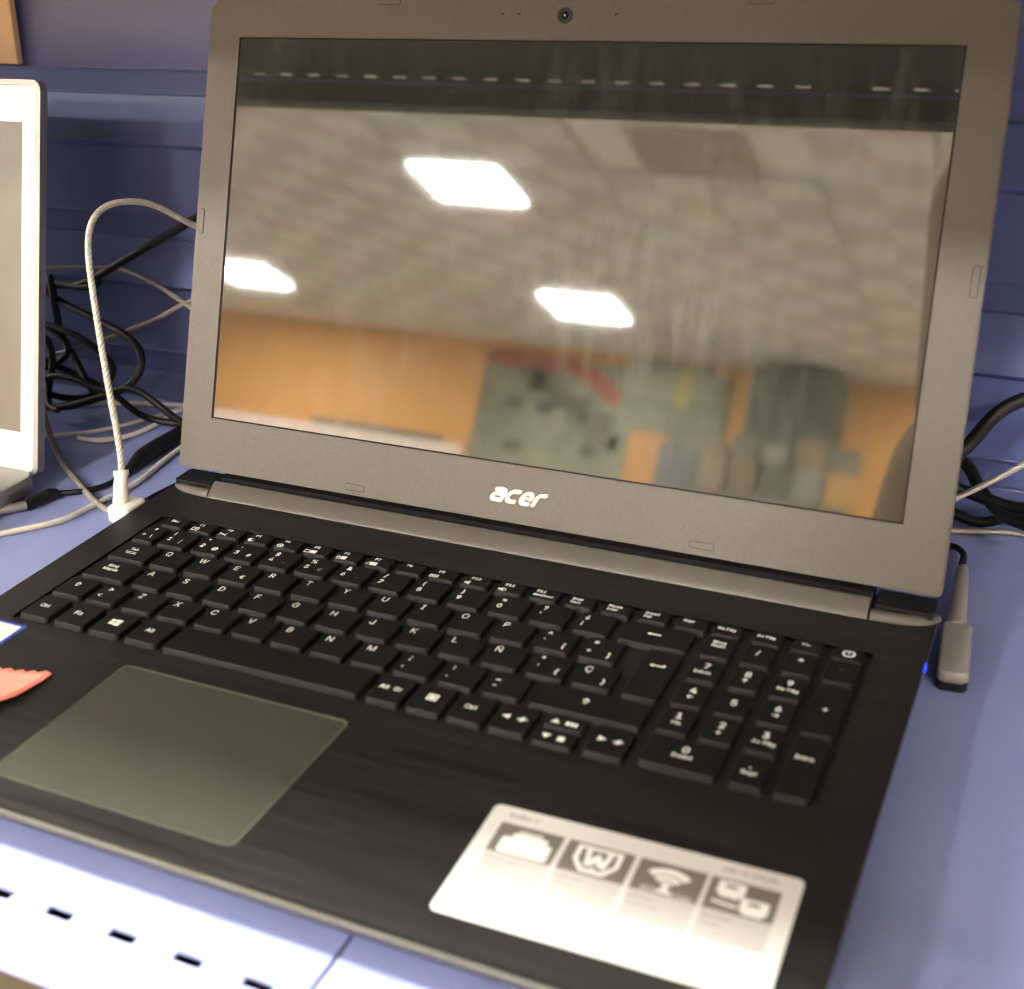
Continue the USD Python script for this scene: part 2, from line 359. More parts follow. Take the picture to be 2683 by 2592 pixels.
# ------------------------------------------------------------------ shelving
WALLY = 395.0
def shelf(z, label, x0=-900.0, x1=620.0, seam=49.3):
    """Steel shelf: two slotted deck plates and two lipped front edges."""
    t = thing('display_shelf', label, 'shelf', (0, 180, z), None)
    under = []
    for a, b in ((x0, seam - 0.7), (seam + 0.7, x1)):
        plate = sbox(a, -24, b, WALLY - 2)
        n0 = int(math.floor((a + 22.9) / 25.5)) + 1
        holes = []
        for i in range(n0, n0 + 80):
            s = -22.9 + 25.5 * i
            if s < a + 4 or s + 10.3 > b - 4: continue
            holes.append(sbox(s, -19.7, s + 10.3, -15.7))
        under += [h_.buffer(0.6, join_style=2) for h_ in holes]
        part(t, 'deck_plate', extrude(plate.difference(unary_union(holes)), z - (1.1 if z < 0 else 0.4), z), M_SHELF, smooth=False)
        prof = [(-24, z), (-25.6, z - 0.35), (-27.0, z - 1.2), (-27.8, z - 2.6), (-28, z - 4.2), (-28, z - 22.2), (-27.4, z - 23.6), (-26.0, z - 24.2), (-16, z - 24.2), (-16, z - 23.0), (-26.2, z - 23.0), (-26.7, z - 22), (-26.7, z - 4.4), (-26.3, z - 2.9), (-25.2, z - 1.6), (-24, z - 1.1)]
        ra = np.array([(a, y, zz) for y, zz in prof]); rb = np.array([(b, y, zz) for y, zz in prof])
        n = len(prof); v = np.vstack([ra, rb]); fc = []
        for j in range(n):
            k = (j + 1) % n; fc += [[j, k, n + k], [j, n + k, n + j]]
        part(t, 'front_lip', trimesh.Trimesh(v, fc, process=False), M_SHELF, smooth=50)
    if z < 0: part(t, 'under_pan', bx(x0 + 5, x1 - 5, -26, 40, z - 12, z - 10), M_SLOTIN, smooth=False)
    else: part(t, 'shade_sheet', extrude(sbox(x0 + 2, -25.5, x1 - 2, WALLY - 3).difference(unary_union(under)), z - 0.62, z - 0.44), M_UNDER, smooth=False)  # upper shelf gets an added dark sheet that mirrors as shade
    if z > 0: part(t, 'lip_shade_strip', bx(x0 + 2, x1 - 2, -26.5, -26.1, z - 22.8, z - 2.6), M_UNDER, smooth=False); part(t, 'lip_shade_foot', bx(x0 + 2, x1 - 2, -27.6, -15.8, z - 24.6, z - 24.25), M_UNDER, smooth=False)  # dark strips added to keep the inside of the lip in shade
    part(t, 'under_brace', bx(x0 + 40, x0 + 70, -10, WALLY - 10, z - 30, z - 1.8), M_SHELF, smooth=False)
    part(t, 'under_brace', bx(x1 - 70, x1 - 40, -10, WALLY - 10, z - 30, z - 1.8), M_SHELF, smooth=False)
    return t
shelf(-18.0, 'blue steel display shelf with slotted front edge carrying the laptops')
shelf(362.0, 'blue slotted shelf above the laptops, mirrored as a dark band in the display')

# back panel: horizontal blue steel slats, upper halves given an added bow to catch a bright band of light, separated by dark grooves
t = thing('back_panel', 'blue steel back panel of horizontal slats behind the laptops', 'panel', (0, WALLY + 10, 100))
def slat(z0, z1):
    h = z1 - z0
    prof = [(6, z0), (0, z0 + 0.8), (-0.8, z0 + 2.0), (0, z0 + 3.2), (0, z0 + 0.575 * h), (-1.2, z0 + 0.59 * h), (-4.5, z0 + 0.605 * h), (-5.2, z0 + 0.62 * h), (-4.6, z0 + 0.655 * h), (-3.0, z0 + 0.72 * h), (-1.6, z0 + 0.80 * h), (-0.6, z0 + 0.90 * h), (0, z1 - 1.5), (0.6, z1 - 0.4), (6, z1)]
    ra = np.array([(-900, WALLY + y, z) for y, z in prof]); rb = np.array([(620, WALLY + y, z) for y, z in prof]); n = len(prof)
    v = np.vstack([ra, rb]); fc = []
    for j in range(n - 1): fc += [[j, n + j, n + j + 1], [j, n + j + 1, j + 1]]
    return trimesh.Trimesh(v, fc, process=False)
for k in range(-1, 6):
    z1 = 189.0 + 88.2 * (k - 2)
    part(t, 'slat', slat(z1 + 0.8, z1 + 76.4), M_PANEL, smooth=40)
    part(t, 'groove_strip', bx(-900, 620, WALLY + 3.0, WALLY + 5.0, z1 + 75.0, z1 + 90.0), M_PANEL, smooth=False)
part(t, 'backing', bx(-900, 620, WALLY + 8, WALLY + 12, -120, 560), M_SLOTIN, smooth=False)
shelf(-398.0, 'lowest blue steel shelf under the one carrying the laptops')
single('carton', rbox(-420, 120, 12, 330, -398, -140, 6, 3), M_BOXES[0], 'brown carton on the lowest shelf, seen at the bottom left corner', 'carton', smooth=False)
single('glow_card', rbox(-470, -380, 386.4, 388, 194, 300, 3, 0.4), M_TAN, 'added tan card standing in for a blurred glow at the top left corner', 'card', smooth=False)  # added card gives the corner its soft tan glow

# ------------------------------------------------------------------ the open laptop
TILT, YB, ZB = 0.29582, 264.57, 34.34
EL = np.array([0, math.sin(TILT), math.cos(TILT)]); NL = np.array([0, -math.cos(TILT), math.sin(TILT)])
def L3(m):
    """Lid space (x across, y up the lid from the picture's lower edge, z out of the display) to scene space."""
    v = np.asarray(m.vertices, float)
    m.vertices = np.array([0, YB, ZB]) + v[:, :1] * np.array([1.0, 0, 0]) + v[:, 1:2] * EL + v[:, 2:3] * NL
    return m

laptop = thing('laptop', 'large open black and grey laptop with number pad and dark mirroring display', 'laptop', (0, 130, -18))
HW = 190.6
def base_ring(i, z, y0=0.0, y1=256.0, r=9):
    q = rrect(-HW + i, HW - i, y0 + i, y1 - i * 0.3, r, 6); return np.c_[q, np.full(len(q), z)]
# lower tub (slopes inward below), top deck with openings for keys and touchpad
part(laptop, 'base_tub', rings([base_ring(13, -15.6), base_ring(9, -14.2), base_ring(2.4, -4.6), base_ring(0.5, -3.2), base_ring(0.0, -2.6), base_ring(0.1, -2.0)], cap1=True), M_SIDE, smooth=40)
WX0, WX1, WY0, WY1 = -171.6, 171.6, 105.2, 216.2
deck_o = Polygon(rrect(-HW + 0.1, HW - 0.1, 0.1, 256, 9, 8))
deck_m = Polygon(rrect(-HW + 0.8, HW - 0.8, 0.8, 255.6, 8.4, 8))
well = Polygon(rrect(WX0, WX1, WY0, WY1, 2.2, 4))
pad_hole = Polygon(rrect(-100.3, 4.4, 14.2, 93.4, 3.4, 5))
holes = unary_union([well, pad_hole])
part(laptop, 'deck', cat_(extrude(deck_m.difference(holes), -2.0, 0.0), extrude(deck_o.difference(holes), -2.0, -0.55)), M_DECK, smooth=False)
part(laptop, 'front_edge', rbox(-182, 182, -0.9, 0.6, -2.6, -0.5, 0.5, 0.45), plain('satin_edge', (0.075, 0.07, 0.058), 0.42), smooth=40)
part(laptop, 'key_well', bx(WX0 - 1, WX1 + 1, WY0 - 1, WY1 + 1, -1.9, -1.55), M_WELL, smooth=False)
part(laptop, 'touchpad_rim', extrude(Polygon(rrect(-100.2, 4.3, 14.3, 93.3, 3.4, 5)).difference(Polygon(rrect(-99.6, 3.7, 14.9, 92.7, 3.0, 5))), -1.9, -0.22), M_RIM, smooth=False)
part(laptop, 'touchpad', rbox(-99.5, 3.6, 15.0, 92.6, -1.8, -0.34, 3.0, 0.2, 5), M_PAD, smooth=40)
for x, y in ((-165, 20), (165, 20), (-165, 225), (165, 225)):
    part(laptop, 'rubber_foot', rbox(x - 12, x + 12, y - 5, y + 5, -18, -15.2, 3, 0.5), M_HINGE)
part(laptop, 'power_light', bx(HW - 1.2, HW + 0.35, 213.5, 217.5, -2.9, -1.2), M_LED, smooth=False, label='small blue power light on the right edge')
part(laptop, 'side_port', bx(-HW - 0.1, -HW + 3, 206, 222, -8.5, -3.5), M_HINGE, smooth=False)

# ---- keys: (x0, x1, front y, depth, legends); a legend is (text, height, dx, dy, dim) measured from the key's front left corner
KEYS = []
def key(x0, w, y0, dep, *legs): KEYS.append((x0, x0 + w, y0, y0 + dep, legs))
P, KW, KD = 19.12, 15.1, 15.7
ROWZ, ROWA, ROWQ, ROWN, ROWF, ROWC = 129.3, 148.4, 167.7, 186.6, 205.0, 108.6
def T(s, h=3.4, dx=1.4, dy=10.2, dim=False): return ('t', s, h, dx, dy, dim)
# function row
fl = ['Esc', 'F1', 'F2', 'F3', 'F4', 'F5', 'F6', 'F7', 'F8', 'F9', 'F10', 'F11', 'F12']
ico = {2: 'radio', 1: 'help', 3: 'moon', 4: 'eye', 5: 'two', 6: 'boxtext', 7: 'pad', 9: 'play', 10: 'spk', 11: 'spk2'}
for i, s in enumerate(fl):
    lg = [T(s, 1.9, 3.0, 5.6)]
    if i in ico: lg.append(('i', ico[i], 3.0, 2.0))
    if i == 12: lg = [T('F12', 1.8, 1.6, 5.8), T('BloqDespl', 1.5, 1.2, 2.6)]
    if i == 0: lg = [T('Esc', 2.0, 3.0, 4.4)]
    key(-165.4 + 16.22 * i, 12.7, ROWF, 8.4, *lg)
for i, (a, b) in enumerate((('Impr', 'Pant'), ('Pausa', 'Inter'), ('Insert', 'Pet'), ('Supr', ''))):
    key(-165.4 + 16.22 * (13 + i), 12.7, ROWF, 8.4, T(a, 1.7, 2.0, 5.2), *([T(b, 1.7, 2.0, 2.4)] if b else []))
NX = [109.3, 125.3, 141.2, 156.9]; NW = 11.7
for i, s in enumerate(('Re Pág', 'Av Pág', 'Fin')): key(NX[i], NW, ROWF, 8.4, T(s, 1.8, 1.4 + (2.0 if i == 2 else 0), 4.4))
key(NX[3], NW, ROWF, 8.4, ('i', 'power', 6.0, 4.6))
# number row
key(-169.0, 11.2, ROWN, KD, T('ª', 3, 4.6, 10.6), T('º', 2.7, 2.0, 4.2), T('\\', 2.7, 6.8, 4.2))
for i, (a, b, c) in enumerate((('!', '1', '|'), ('"', '2', '@'), ('·', '3', '#'), ('$', '4', '~'), ('%', '5', '€'), ('&', '6', '¬'), ('/', '7', ''), ('(', '8', ''), (')', '9', ''), ('=', '0', ''), ('?', "'", ''), ('¿', '¡', ''))):
    key(-154.2 + P * i, KW, ROWN, KD, T(a, 3.0, 2.2, 10.6), T(b, 3.0, 1.8, 5.2), *([T(c, 2.6, 9.0, 4.6, i in (3, 4, 5))] if c else []))
key(75.4, 28.6, ROWN, KD, ('i', 'back', 13.5, 8.5))
# letter rows
key(-168.6, 20.6, ROWQ, KD, T('Tab', 2.0, 6.5, 8.8), ('i', 'tabs', 9.0, 6.2))
for i, s in enumerate('QWERTYUIOP'):
    key(-144.6 + P * i, KW, ROWQ, KD, T(s, 3.7, 1.5, 9.9), *([T('€', 2.8, 8.6, 4.0)] if s == 'E' else []))
key(-144.6 + P * 10, KW, ROWQ, KD, T('^', 3.4, 2.0, 10.0), T('`', 3.4, 1.6, 4.2), T('[', 3.2, 10.6, 3.2))
key(-144.6 + P * 11, KW, ROWQ, KD, T('*', 4.2, 2.2, 9.6), T('+', 2.9, 1.6, 4.4), T(']', 3.2, 10.6, 3.2))
key(-168.2, 23.8, ROWA, KD, T('Bloq', 2.1, 7.0, 10.4), T('Mayús', 2.1, 6.2, 7.2))
for i, s in enumerate('ASDFGHJKLÑ'):
    key(-139.9 + P * i, KW, ROWA, KD, T(s, 3.7, 1.5, 9.9))
    if s in 'FJ': pass
key(-139.9 + P * 10, KW, ROWA, KD, T('"', 3.2, 2.0, 10.4), T("'", 3.2, 2.2, 4.6), T('{', 3.2, 10.4, 3.4))
key(-139.9 + P * 11, KW, ROWA, KD, T('Ç', 3.7, 1.5, 9.9), T('}', 3.2, 10.4, 3.4))
key(90.4, 13.8, ROWA, 35.2, ('i', 'enter', 7.0, 24.0))
key(-169.2, 15.8, ROWZ, KD, ('i', 'shift', 7.0, 9.8))
key(-150.0, KW - 0.6, ROWZ, KD, T('>', 3.2, 4.2, 10.2), T('<', 3.2, 2.0, 4.2))
for i, s in enumerate('ZXCVBNM'): key(-130.8 + P * i, KW, ROWZ, KD, T(s, 3.7, 1.5, 9.9))
for i, (a, b) in enumerate(((';', ','), (':', '.'), ('_', '-'))):
    key(-130.8 + P * (7 + i), KW, ROWZ, KD, T(a, 3.2, 2.0, 10.2), T(b, 3.2, 1.6, 4.6))
key(-130.8 + P * 10, 104.2 + 130.8 - P * 10, ROWZ, KD, ('i', 'shift', 20.0, 9.0))
# bottom row
for x, w, lg in ((-169.2, 15.0, T('Ctrl', 2.3, 4.0, 8.0)), (-150.6, 15.4, T('Fn', 2.8, 4.2, 8.0)), (-131.8, 15.4, ('i', 'window', 7.4, 9.0)), (-112.8, 16.2, T('Alt', 2.6, 4.6, 8.0))):
    key(x, w, ROWC, 17.2, lg)
key(-93.2, 91.6, ROWC, 17.2)
for x, w, lg in ((2.0, 14.0, (T('Alt', 2.5, 1.6, 8.2), T('Gr', 2.5, 7.6, 8.2))), (19.2, 14.0, (('i', 'menu', 7.0, 9.6),)), (36.2, 14.0, (T('Ctrl', 2.4, 3.4, 8.2),)), (53.2, 14.2, (('i', 'left', 3.8, 9.2), ('i', 'bright', 10.0, 9.2)))):
    key(x, w, ROWC, 17.2, *lg)
key(70.8, 15.2, 118.4, 7.4, ('i', 'up', 4.0, 3.6), ('i', 'bar', 10.0, 3.4))
key(70.8, 15.2, ROWC - 1.2, 8.4, ('i', 'down', 4.0, 4.4), ('i', 'barlo', 10.0, 4.2))
key(89.8, 14.6, ROWC, 17.2, ('i', 'right', 4.0, 9.2), ('i', 'bright', 10.4, 9.2))
# number pad
NR = [187.4, 168.8, 150.0, 131.6, 111.0]
key(NX[0], NW, NR[0], 15.6, T('Bloq', 2.0, 2.6, 10.6), T('Num', 2.0, 2.6, 7.8)); key(NX[1], NW, NR[0], 15.6, T('/', 3.2, 4.4, 8.0)); key(NX[2], NW, NR[0], 15.6, T('*', 4.4, 4.0, 7.4)); key(NX[3], NW, NR[0], 15.6, T('-', 4.4, 4.0, 7.6, True))
for rr, row in ((1, (('7', 'Inicio'), ('8', '↑'), ('9', 'Re Pág'))), (2, (('4', '←'), ('5', ''), ('6', '→'))), (3, (('1', 'Fin'), ('2', '↓'), ('3', 'Av Pág')))):
    for i, (a, b) in enumerate(row):
        key(NX[i], NW, NR[rr], 15.6, T(a, 3.5, 4.2, 9.2 if b else 7.0), *([T(b, 2.0 if len(b) > 1 else 2.6, 4.0 if len(b) < 4 else 1.6, 5.2)] if b else []))
key(NX[0], 27.7, NR[4], 17.4, T('0', 3.5, 12.6, 10.0), T('Insert', 2.1, 10.0, 6.6))
key(NX[2], NW, NR[4], 17.4, T('.', 3.5, 4.6, 10.0), T('Supr', 2.1, 2.6, 6.4))
key(NX[3], NW, NR[2], 34.4, T('+', 3.8, 4.0, 15.5)); key(NX[3], NW, NR[4], 36.2, T('Intro', 2.3, 1.8, 22.0))

def quad_ring(x0, x1, y0, y1, z, c=0.9):
    return np.array([(x0 + c, y0, z), (x1 - c, y0, z), (x1, y0 + c, z), (x1, y1 - c, z), (x1 - c, y1, z), (x0 + c, y1, z), (x0, y1 - c, z), (x0, y0 + c, z)])
KTOP = 1.1
def line(pts, w): return LineString(pts).buffer(w / 2, cap_style=2)
def icon(n):
    S = []
    if n == 'help': S = [line([(-1.6, -1.4), (1.6, -1.4), (1.6, 1.4), (-1.6, 1.4), (-1.6, -1.4)], 0.45), line([(-0.6, 0.5), (0.6, 0.5), (0, -0.5)], 0.4)]
    if n == 'radio': S = [Point(0, 0).buffer(0.7), line([(-1.8, -1.3), (-1.3, 0), (-1.8, 1.3)], 0.5), line([(1.8, -1.3), (1.3, 0), (1.8, 1.3)], 0.5)]
    if n == 'moon': S = [Point(0, 0).buffer(1.7).difference(Point(0.6, 0.5).buffer(1.0))]
    if n == 'eye': S = [Point(0, 0).buffer(1.7).difference(Point(0, 0).buffer(1.1)), Point(0, 0).buffer(0.5)]
    if n == 'two': S = [line([(-2.6, -1.2), (-0.2, -1.2), (-0.2, 1.2), (-2.6, 1.2), (-2.6, -1.2)], 0.4), sbox(0.3, -1.4, 3.4, 1.4)]
    if n == 'boxtext': S = [sbox(0.6, -1.5, 3.2, 1.5), line([(-1.4, -1.4), (-0.2, -1.4), (-0.2, 0.8), (-1.4, 0.8), (-1.4, -1.4)], 0.4)]
    if n == 'pad': S = [sbox(-0.4, -1.4, 3.0, 1.4), line([(-2.2, -1.2), (-0.8, 1.2)], 0.5)]
    if n == 'play': S = [line([(-2 + k * 1.1, -1.3), (-2 + k * 1.1, 1.3)], 0.6) for k in range(4)]
    if n in ('spk', 'spk2'): S = [Polygon([(-1.6, -0.7), (-0.4, -0.7), (0.9, -1.7), (0.9, 1.7), (-0.4, 0.7), (-1.6, 0.7)])] + ([line([(1.6, -1), (1.9, 0), (1.6, 1)], 0.4)] if n == 'spk2' else [])
    if n == 'power': S = [Point(0, 0).buffer(2.5).difference(Point(0, 0).buffer(1.75)).difference(sbox(-0.7, 0.4, 0.7, 4)), sbox(-0.3, -0.2, 0.3, 2.6)]
    if n == 'back': S = [line([(-2.6, 0), (2.6, 0)], 0.9), Polygon([(-3.2, 0), (-1.6, 1.2), (-1.6, -1.2)])]
    if n == 'enter': S = [line([(-2.4, 0), (2.4, 0), (2.4, 1.4)], 0.9), Polygon([(-3.4, 0), (-1.8, 1.2), (-1.8, -1.2)])]
    if n == 'tabs': S = [line([(-2.6, 0.7), (2.6, 0.7)], 0.35), line([(-2.6, -0.6), (2.6, -0.6)], 0.35), line([(-2.8, 0.1), (-2.8, 1.3)], 0.35), line([(2.8, -1.2), (2.8, 0)], 0.35)]
    if n == 'shift': S = [Polygon([(0, 2), (-1.5, 0.3), (-0.7, 0.3), (-0.7, -1.5), (0.7, -1.5), (0.7, 0.3), (1.5, 0.3)]).difference(Polygon([(0, 1.2), (-0.5, 0), (-0.25, -1.1), (0.25, -1.1), (0.5, 0)]))]
    if n == 'window': S = [sbox(-2.5, 0.15, -0.15, 2.0), sbox(0.15, 0.15, 2.9, 2.35), sbox(-2.5, -2.0, -0.15, -0.15), sbox(0.15, -2.35, 2.9, -0.15)]
    if n == 'menu': S = [sbox(-2.2, -2.2, 2.2, 2.2).difference(sbox(-1.5, -1.5, 1.5, 1.5)), sbox(-1.1, -1.2, 1.1, 1.2)]
    if n == 'left': S = [Polygon([(-2, 0), (1.2, 1.6), (1.2, -1.6)])]
    if n == 'right': S = [Polygon([(2, 0), (-1.2, 1.6), (-1.2, -1.6)])]
    if n == 'up': S = [Polygon([(0, 1.5), (-1.8, -1.3), (1.8, -1.3)])]
    if n == 'down': S = [Polygon([(0, -1.5), (-1.8, 1.3), (1.8, 1.3)])]
    if n == 'bright': S = [Point(0, 0).buffer(0.9), line([(-2, 0), (2, 0)], 0.4), line([(0, -1.7), (0, 1.7)], 0.4), line([(-1.3, -1.3), (1.3, 1.3)], 0.4)]
    if n == 'bar': S = [sbox(-2, -1.2, -0.6, 1.2), sbox(-0.2, -1.2, 1.0, 1.2), sbox(1.4, -1.2, 2.4, 1.2)]
    if n == 'barlo': S = [sbox(-1.4, -1.3, 1.2, 1.5)]
    return unary_union(S)
for x0, x1, y0, y1, legs in KEYS:
    m = rings([quad_ring(x0 - 0.3, x1 + 0.3, y0 - 0.9, y1 + 0.2, -1.6), quad_ring(x0, x1, y0, y1, KTOP - 0.35), quad_ring(x0 + 0.35, x1 - 0.35, y0 + 0.35, y1 - 0.35, KTOP)])
    kp = part(laptop, 'key', m, M_KEY, smooth=25)
    for dim in (False, True):
        ms = []
        for lg in legs:
            if lg[0] == 't' and lg[5] == dim: ms.append(text(lg[1], lg[2], (x0 + lg[3], y0 + lg[4]), KTOP + 0.004, sx=0.92, bold=lg[2] < 3.6))
            if lg[0] == 'i' and not dim: ms.append(extrude(affinity.translate(icon(lg[1]), x0 + lg[2], y0 + lg[3]), KTOP + 0.004, KTOP + 0.03))
        if ms: part(kp, 'legend', cat_(*ms), M_LEG2 if dim else M_LEG, smooth=False)

# ---- stickers on the palm rest
def stick(m, a=math.radians(1.5), o=(75.5, 14.6)):
    v = m.vertices.copy(); x, y = v[:, 0].copy(), v[:, 1].copy()
    v[:, 0], v[:, 1] = o[0] + math.cos(a) * x - math.sin(a) * y, o[1] + math.sin(a) * x + math.cos(a) * y
    m.vertices = v; return m
sk = part(laptop, 'sticker', stick(rbox(0, 102, 0, 55.4, 0.004, 0.16, 2.4, 0.05, 5)), M_STICK, label='white sticker with four dark pictogram squares')
squares = [(5.4, 27.3), (29.1, 51.0), (52.8, 74.0), (75.4, 96.6)]
for k, (a, b) in enumerate(squares):
    part(sk, 'dark_square', stick(extrude(sbox(a, 32.0, b, 47.0), 0.16, 0.175)), M_STDARK, smooth=False)
    part(sk, 'grey_panel', stick(extrude(sbox(a, 18.8, b, 31.6), 0.16, 0.172)), M_STGREY, smooth=False)
part(sk, 'white_field', stick(extrude(Polygon(rrect(6.2, 96.8, 3.6, 18.2, 0.8)), 0.16, 0.173)), M_STWHITE, smooth=False)
def sicon(shape): part(sk, 'pictogram', stick(extrude(shape, 0.178, 0.192)), M_STWHITE, smooth=False)
sicon(unary_union([Polygon(rrect(8.4, 25.2, 32.8, 40.6, 1.2)), Polygon(rrect(11.2, 23.2, 36, 43.0, 1.0))] + [sbox(13.0 + 1.35 * i, 42, 13.75 + 1.35 * i, 44.8) for i in range(6)]))
sicon(unary_union([Polygon([(32.6, 45.8), (47.6, 45.8), (47.6, 38.5), (44.0, 33.4), (36.2, 33.4), (32.6, 38.5)]).difference(Polygon([(34.2, 44.4), (46.0, 44.4), (46.0, 39.0), (43.2, 35.0), (37.0, 35.0), (34.2, 39.0)])), line([(36.6, 44.2), (37.6, 37), (40.2, 42), (42.8, 37), (43.8, 44.2)], 1.7), Polygon([(37.2, 39.6), (43, 39.6), (40.1, 34.6)]).difference(Point(40.1, 37.2).buffer(1.0))]))
wave = unary_union([Point(63.2, 36.4).buffer(r1).difference(Point(63.2, 36.4).buffer(r0)) for r0, r1 in ((0, 2.2), (2.8, 5.2), (5.8, 8.6))]).intersection(Polygon([(63.2, 35.6), (52.5, 46), (52.5, 50), (73.9, 50), (73.9, 46)]))
sicon(affinity.scale(wave, 1.05, 0.95, origin=(63.2, 40)))
sicon(unary_union([sbox(62.4, 34.4, 64.0, 37.6), Polygon([(60.4, 33.2), (66, 33.2), (63.2, 36.0)])]))
for s, x in (('802', 56.0), ('.11ac', 64.2)): part(sk, 'print', stick(text(s, 2.2, (x, 32.6), 0.178)), M_STICK, smooth=False)
def pc(x, y): return unary_union([Polygon(rrect(x - 4.2, x + 4.2, y - 2.6, y + 3.4, 0.8)).difference(Polygon(rrect(x - 2.0, x + 1.6, y + 0.6, y + 2.0, 0.3))), sbox(x - 3.0, y - 3.8, x + 3.0, y - 2.4)])
sicon(pc(82.2, 42.6)); sicon(pc(90.2, 37.0)); sicon(line([(77.6, 36.2), (85.2, 35.4)], 1.0))
def fine_print(x, y, words, h):
    """Print too small to read in the photograph: a run of letter-sized ticks grouped in words."""
    g = []
    for w_ in words:
        for i in range(w_): g.append(sbox(x, y, x + h * 0.42, y + h * (1.0 if (i * 7 + w_) % 3 == 0 else 0.72))); x += h * 0.6
        x += h * 0.5
    return extrude(unary_union(g), 0.176, 0.18)
for k, (a, b) in enumerate(squares):
    part(sk, 'print', stick(cat_(fine_print(a + 1.2, 28.4, ((7, 4), (5, 4), (8,), (3, 6))[k], 1.5), fine_print(a + 1.2, 25.2, ((8,), (4, 3), (6, 4), (7,))[k], 1.5))), M_STTEXT, smooth=False)
part(sk, 'print', stick(cat_(fine_print(6.4, 50.4, (6, 1), 2.2), fine_print(77.4, 50.6, (4, 2, 7), 2.0))), M_STTEXT, smooth=False)
bs = part(laptop, 'sticker', rbox(-183, -158.6, 84, 101.6, 0.004, 0.14, 1.2, 0.04), M_BLUEPR, label='small blue bordered white sticker at the left')
part(bs, 'white_field', extrude(Polygon(rrect(-181.4, -160.6, 85.6, 100.0, 0.6)), 0.14, 0.155), M_WBEZEL, smooth=False)

# ---- lid, bezel, display
def lid_shape(i, r): return unary_union([Polygon(rrect(-HW + i, HW - i, 60, 213.0 - i, r, 8)), Polygon(rrect(-HW + i, HW - i, -27.6 + i, 100, 2.2, 4))])
lid_o = lid_shape(0, 8.5)
lid_i = lid_shape(0.7, 8)
hole = sbox(-172.1, -0.2, 172.1, 193.4)
part(laptop, 'bezel', L3(cat_(extrude(lid_i.difference(hole), -1.2, 0.75), extrude(lid_o.difference(hole), -1.2, 0.15))), M_BEZEL, smooth=False)
part(laptop, 'lid_shell', L3(cat_(extrude(lid_shape(0.2, 8.4), -4.6, -1.21), extrude(lid_shape(2, 8), -6.2, -4.6))), M_LIDBACK, smooth=False)
part(laptop, 'display', L3(bx(-172.6, 172.6, -0.7, 193.9, -1.0, 0.0)), M_SCREEN, smooth=False)
part(laptop, 'display_border', L3(extrude(sbox(-172.1, -0.2, 172.1, 193.4).difference(sbox(-171.2, 0.6, 171.2, 192.6)), 0.01, 0.12)), M_HINGE, smooth=False)
wc = part(laptop, 'webcam', L3(trimesh.creation.cylinder(3.6, 0.5, sections=28, transform=trimesh.transformations.translation_matrix((1.3, 204.3, 0.85)))), M_LENSR, smooth=30)
part(wc, 'lens', L3(trimesh.creation.cylinder(1.7, 0.3, sections=20, transform=trimesh.transformations.translation_matrix((1.3, 204.3, 1.2)))), M_LENS, smooth=30)
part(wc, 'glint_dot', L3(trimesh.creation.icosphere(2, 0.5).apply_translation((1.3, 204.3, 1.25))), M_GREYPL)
for x in (-30, 24.5, -22):
    part(laptop, 'microphone_hole', L3(extrude(line([(x, 204.6), (x + 1.6, 205.2)], 0.6), 0.755, 0.79)), M_HINGE, smooth=False)
def bumper(x, y, a, b):
    o = Polygon(rrect(x - a, x + a, y - b, y + b, 0.7, 3))
    p_ = part(laptop, 'bumper', L3(cat_(extrude(o, 0.75, 1.15))), M_BEZEL, smooth=False)
    part(p_, 'bumper_gap', L3(extrude(o.buffer(0.3).difference(o), 0.755, 0.80)), M_HINGE, smooth=False)
bumper(-84.5, -23.6, 5.2, 1.3); bumper(90, -23.0, 5.2, 1.3); bumper(-187.0, 100.4, 1.3, 6.2); bumper(186.9, 101, 1.3, 6.2); bumper(88.8, 210.6, 5.2, 1.2); bumper(-88, 210.4, 5.2, 1.2)
# silver word mark: rounded slanted strokes
def stroke(pts, w=2.0): return LineString(pts).buffer(w / 2, join_style=1, cap_style=1)
def arc_(cx, cy, rx, ry, a0, a1, n=14): return [(cx + rx * math.cos(math.radians(a0 + (a1 - a0) * i / n)), cy + ry * math.sin(math.radians(a0 + (a1 - a0) * i / n))) for i in range(n + 1)]
la = unary_union([stroke([(0.6, 5.1)] + arc_(3.4, 3.6, 1.9, 1.5, 90, 0) + [(5.3, 0.1)]), stroke([(5.2, 3.0)] + arc_(2.0, 1.55, 1.7, 1.45, 90, 270) + [(5.2, 0.1)])])
lc = stroke([(5.0, 5.1)] + arc_(2.9, 2.6, 2.3, 2.5, 90, 270) + [(5.0, 0.1)])
le = unary_union([stroke(arc_(2.9, 2.6, 2.3, 2.5, 0, 270) + [(5.0, 0.1)]), stroke([(0.8, 2.6), (5.2, 2.6)], 1.3)])
lr = stroke([(0.4, 0.1), (0.4, 3.2)] + arc_(2.3, 3.2, 1.9, 1.9, 180, 90) + [(3.7, 5.1)])
word = unary_union([affinity.translate(g, dx, 0) for g, dx in ((la, 0), (lc, 7.0), (le, 14.0), (lr, 21.2))])
word = affinity.skew(affinity.scale(word, 1.0, 1.0, origin=(0, 0)), 27, 0, origin=(0, 0))
part(laptop, 'word_mark', L3(extrude(affinity.translate(word, -12.0, -17.6), 0.75, 0.95)), M_CHROME, smooth=False)

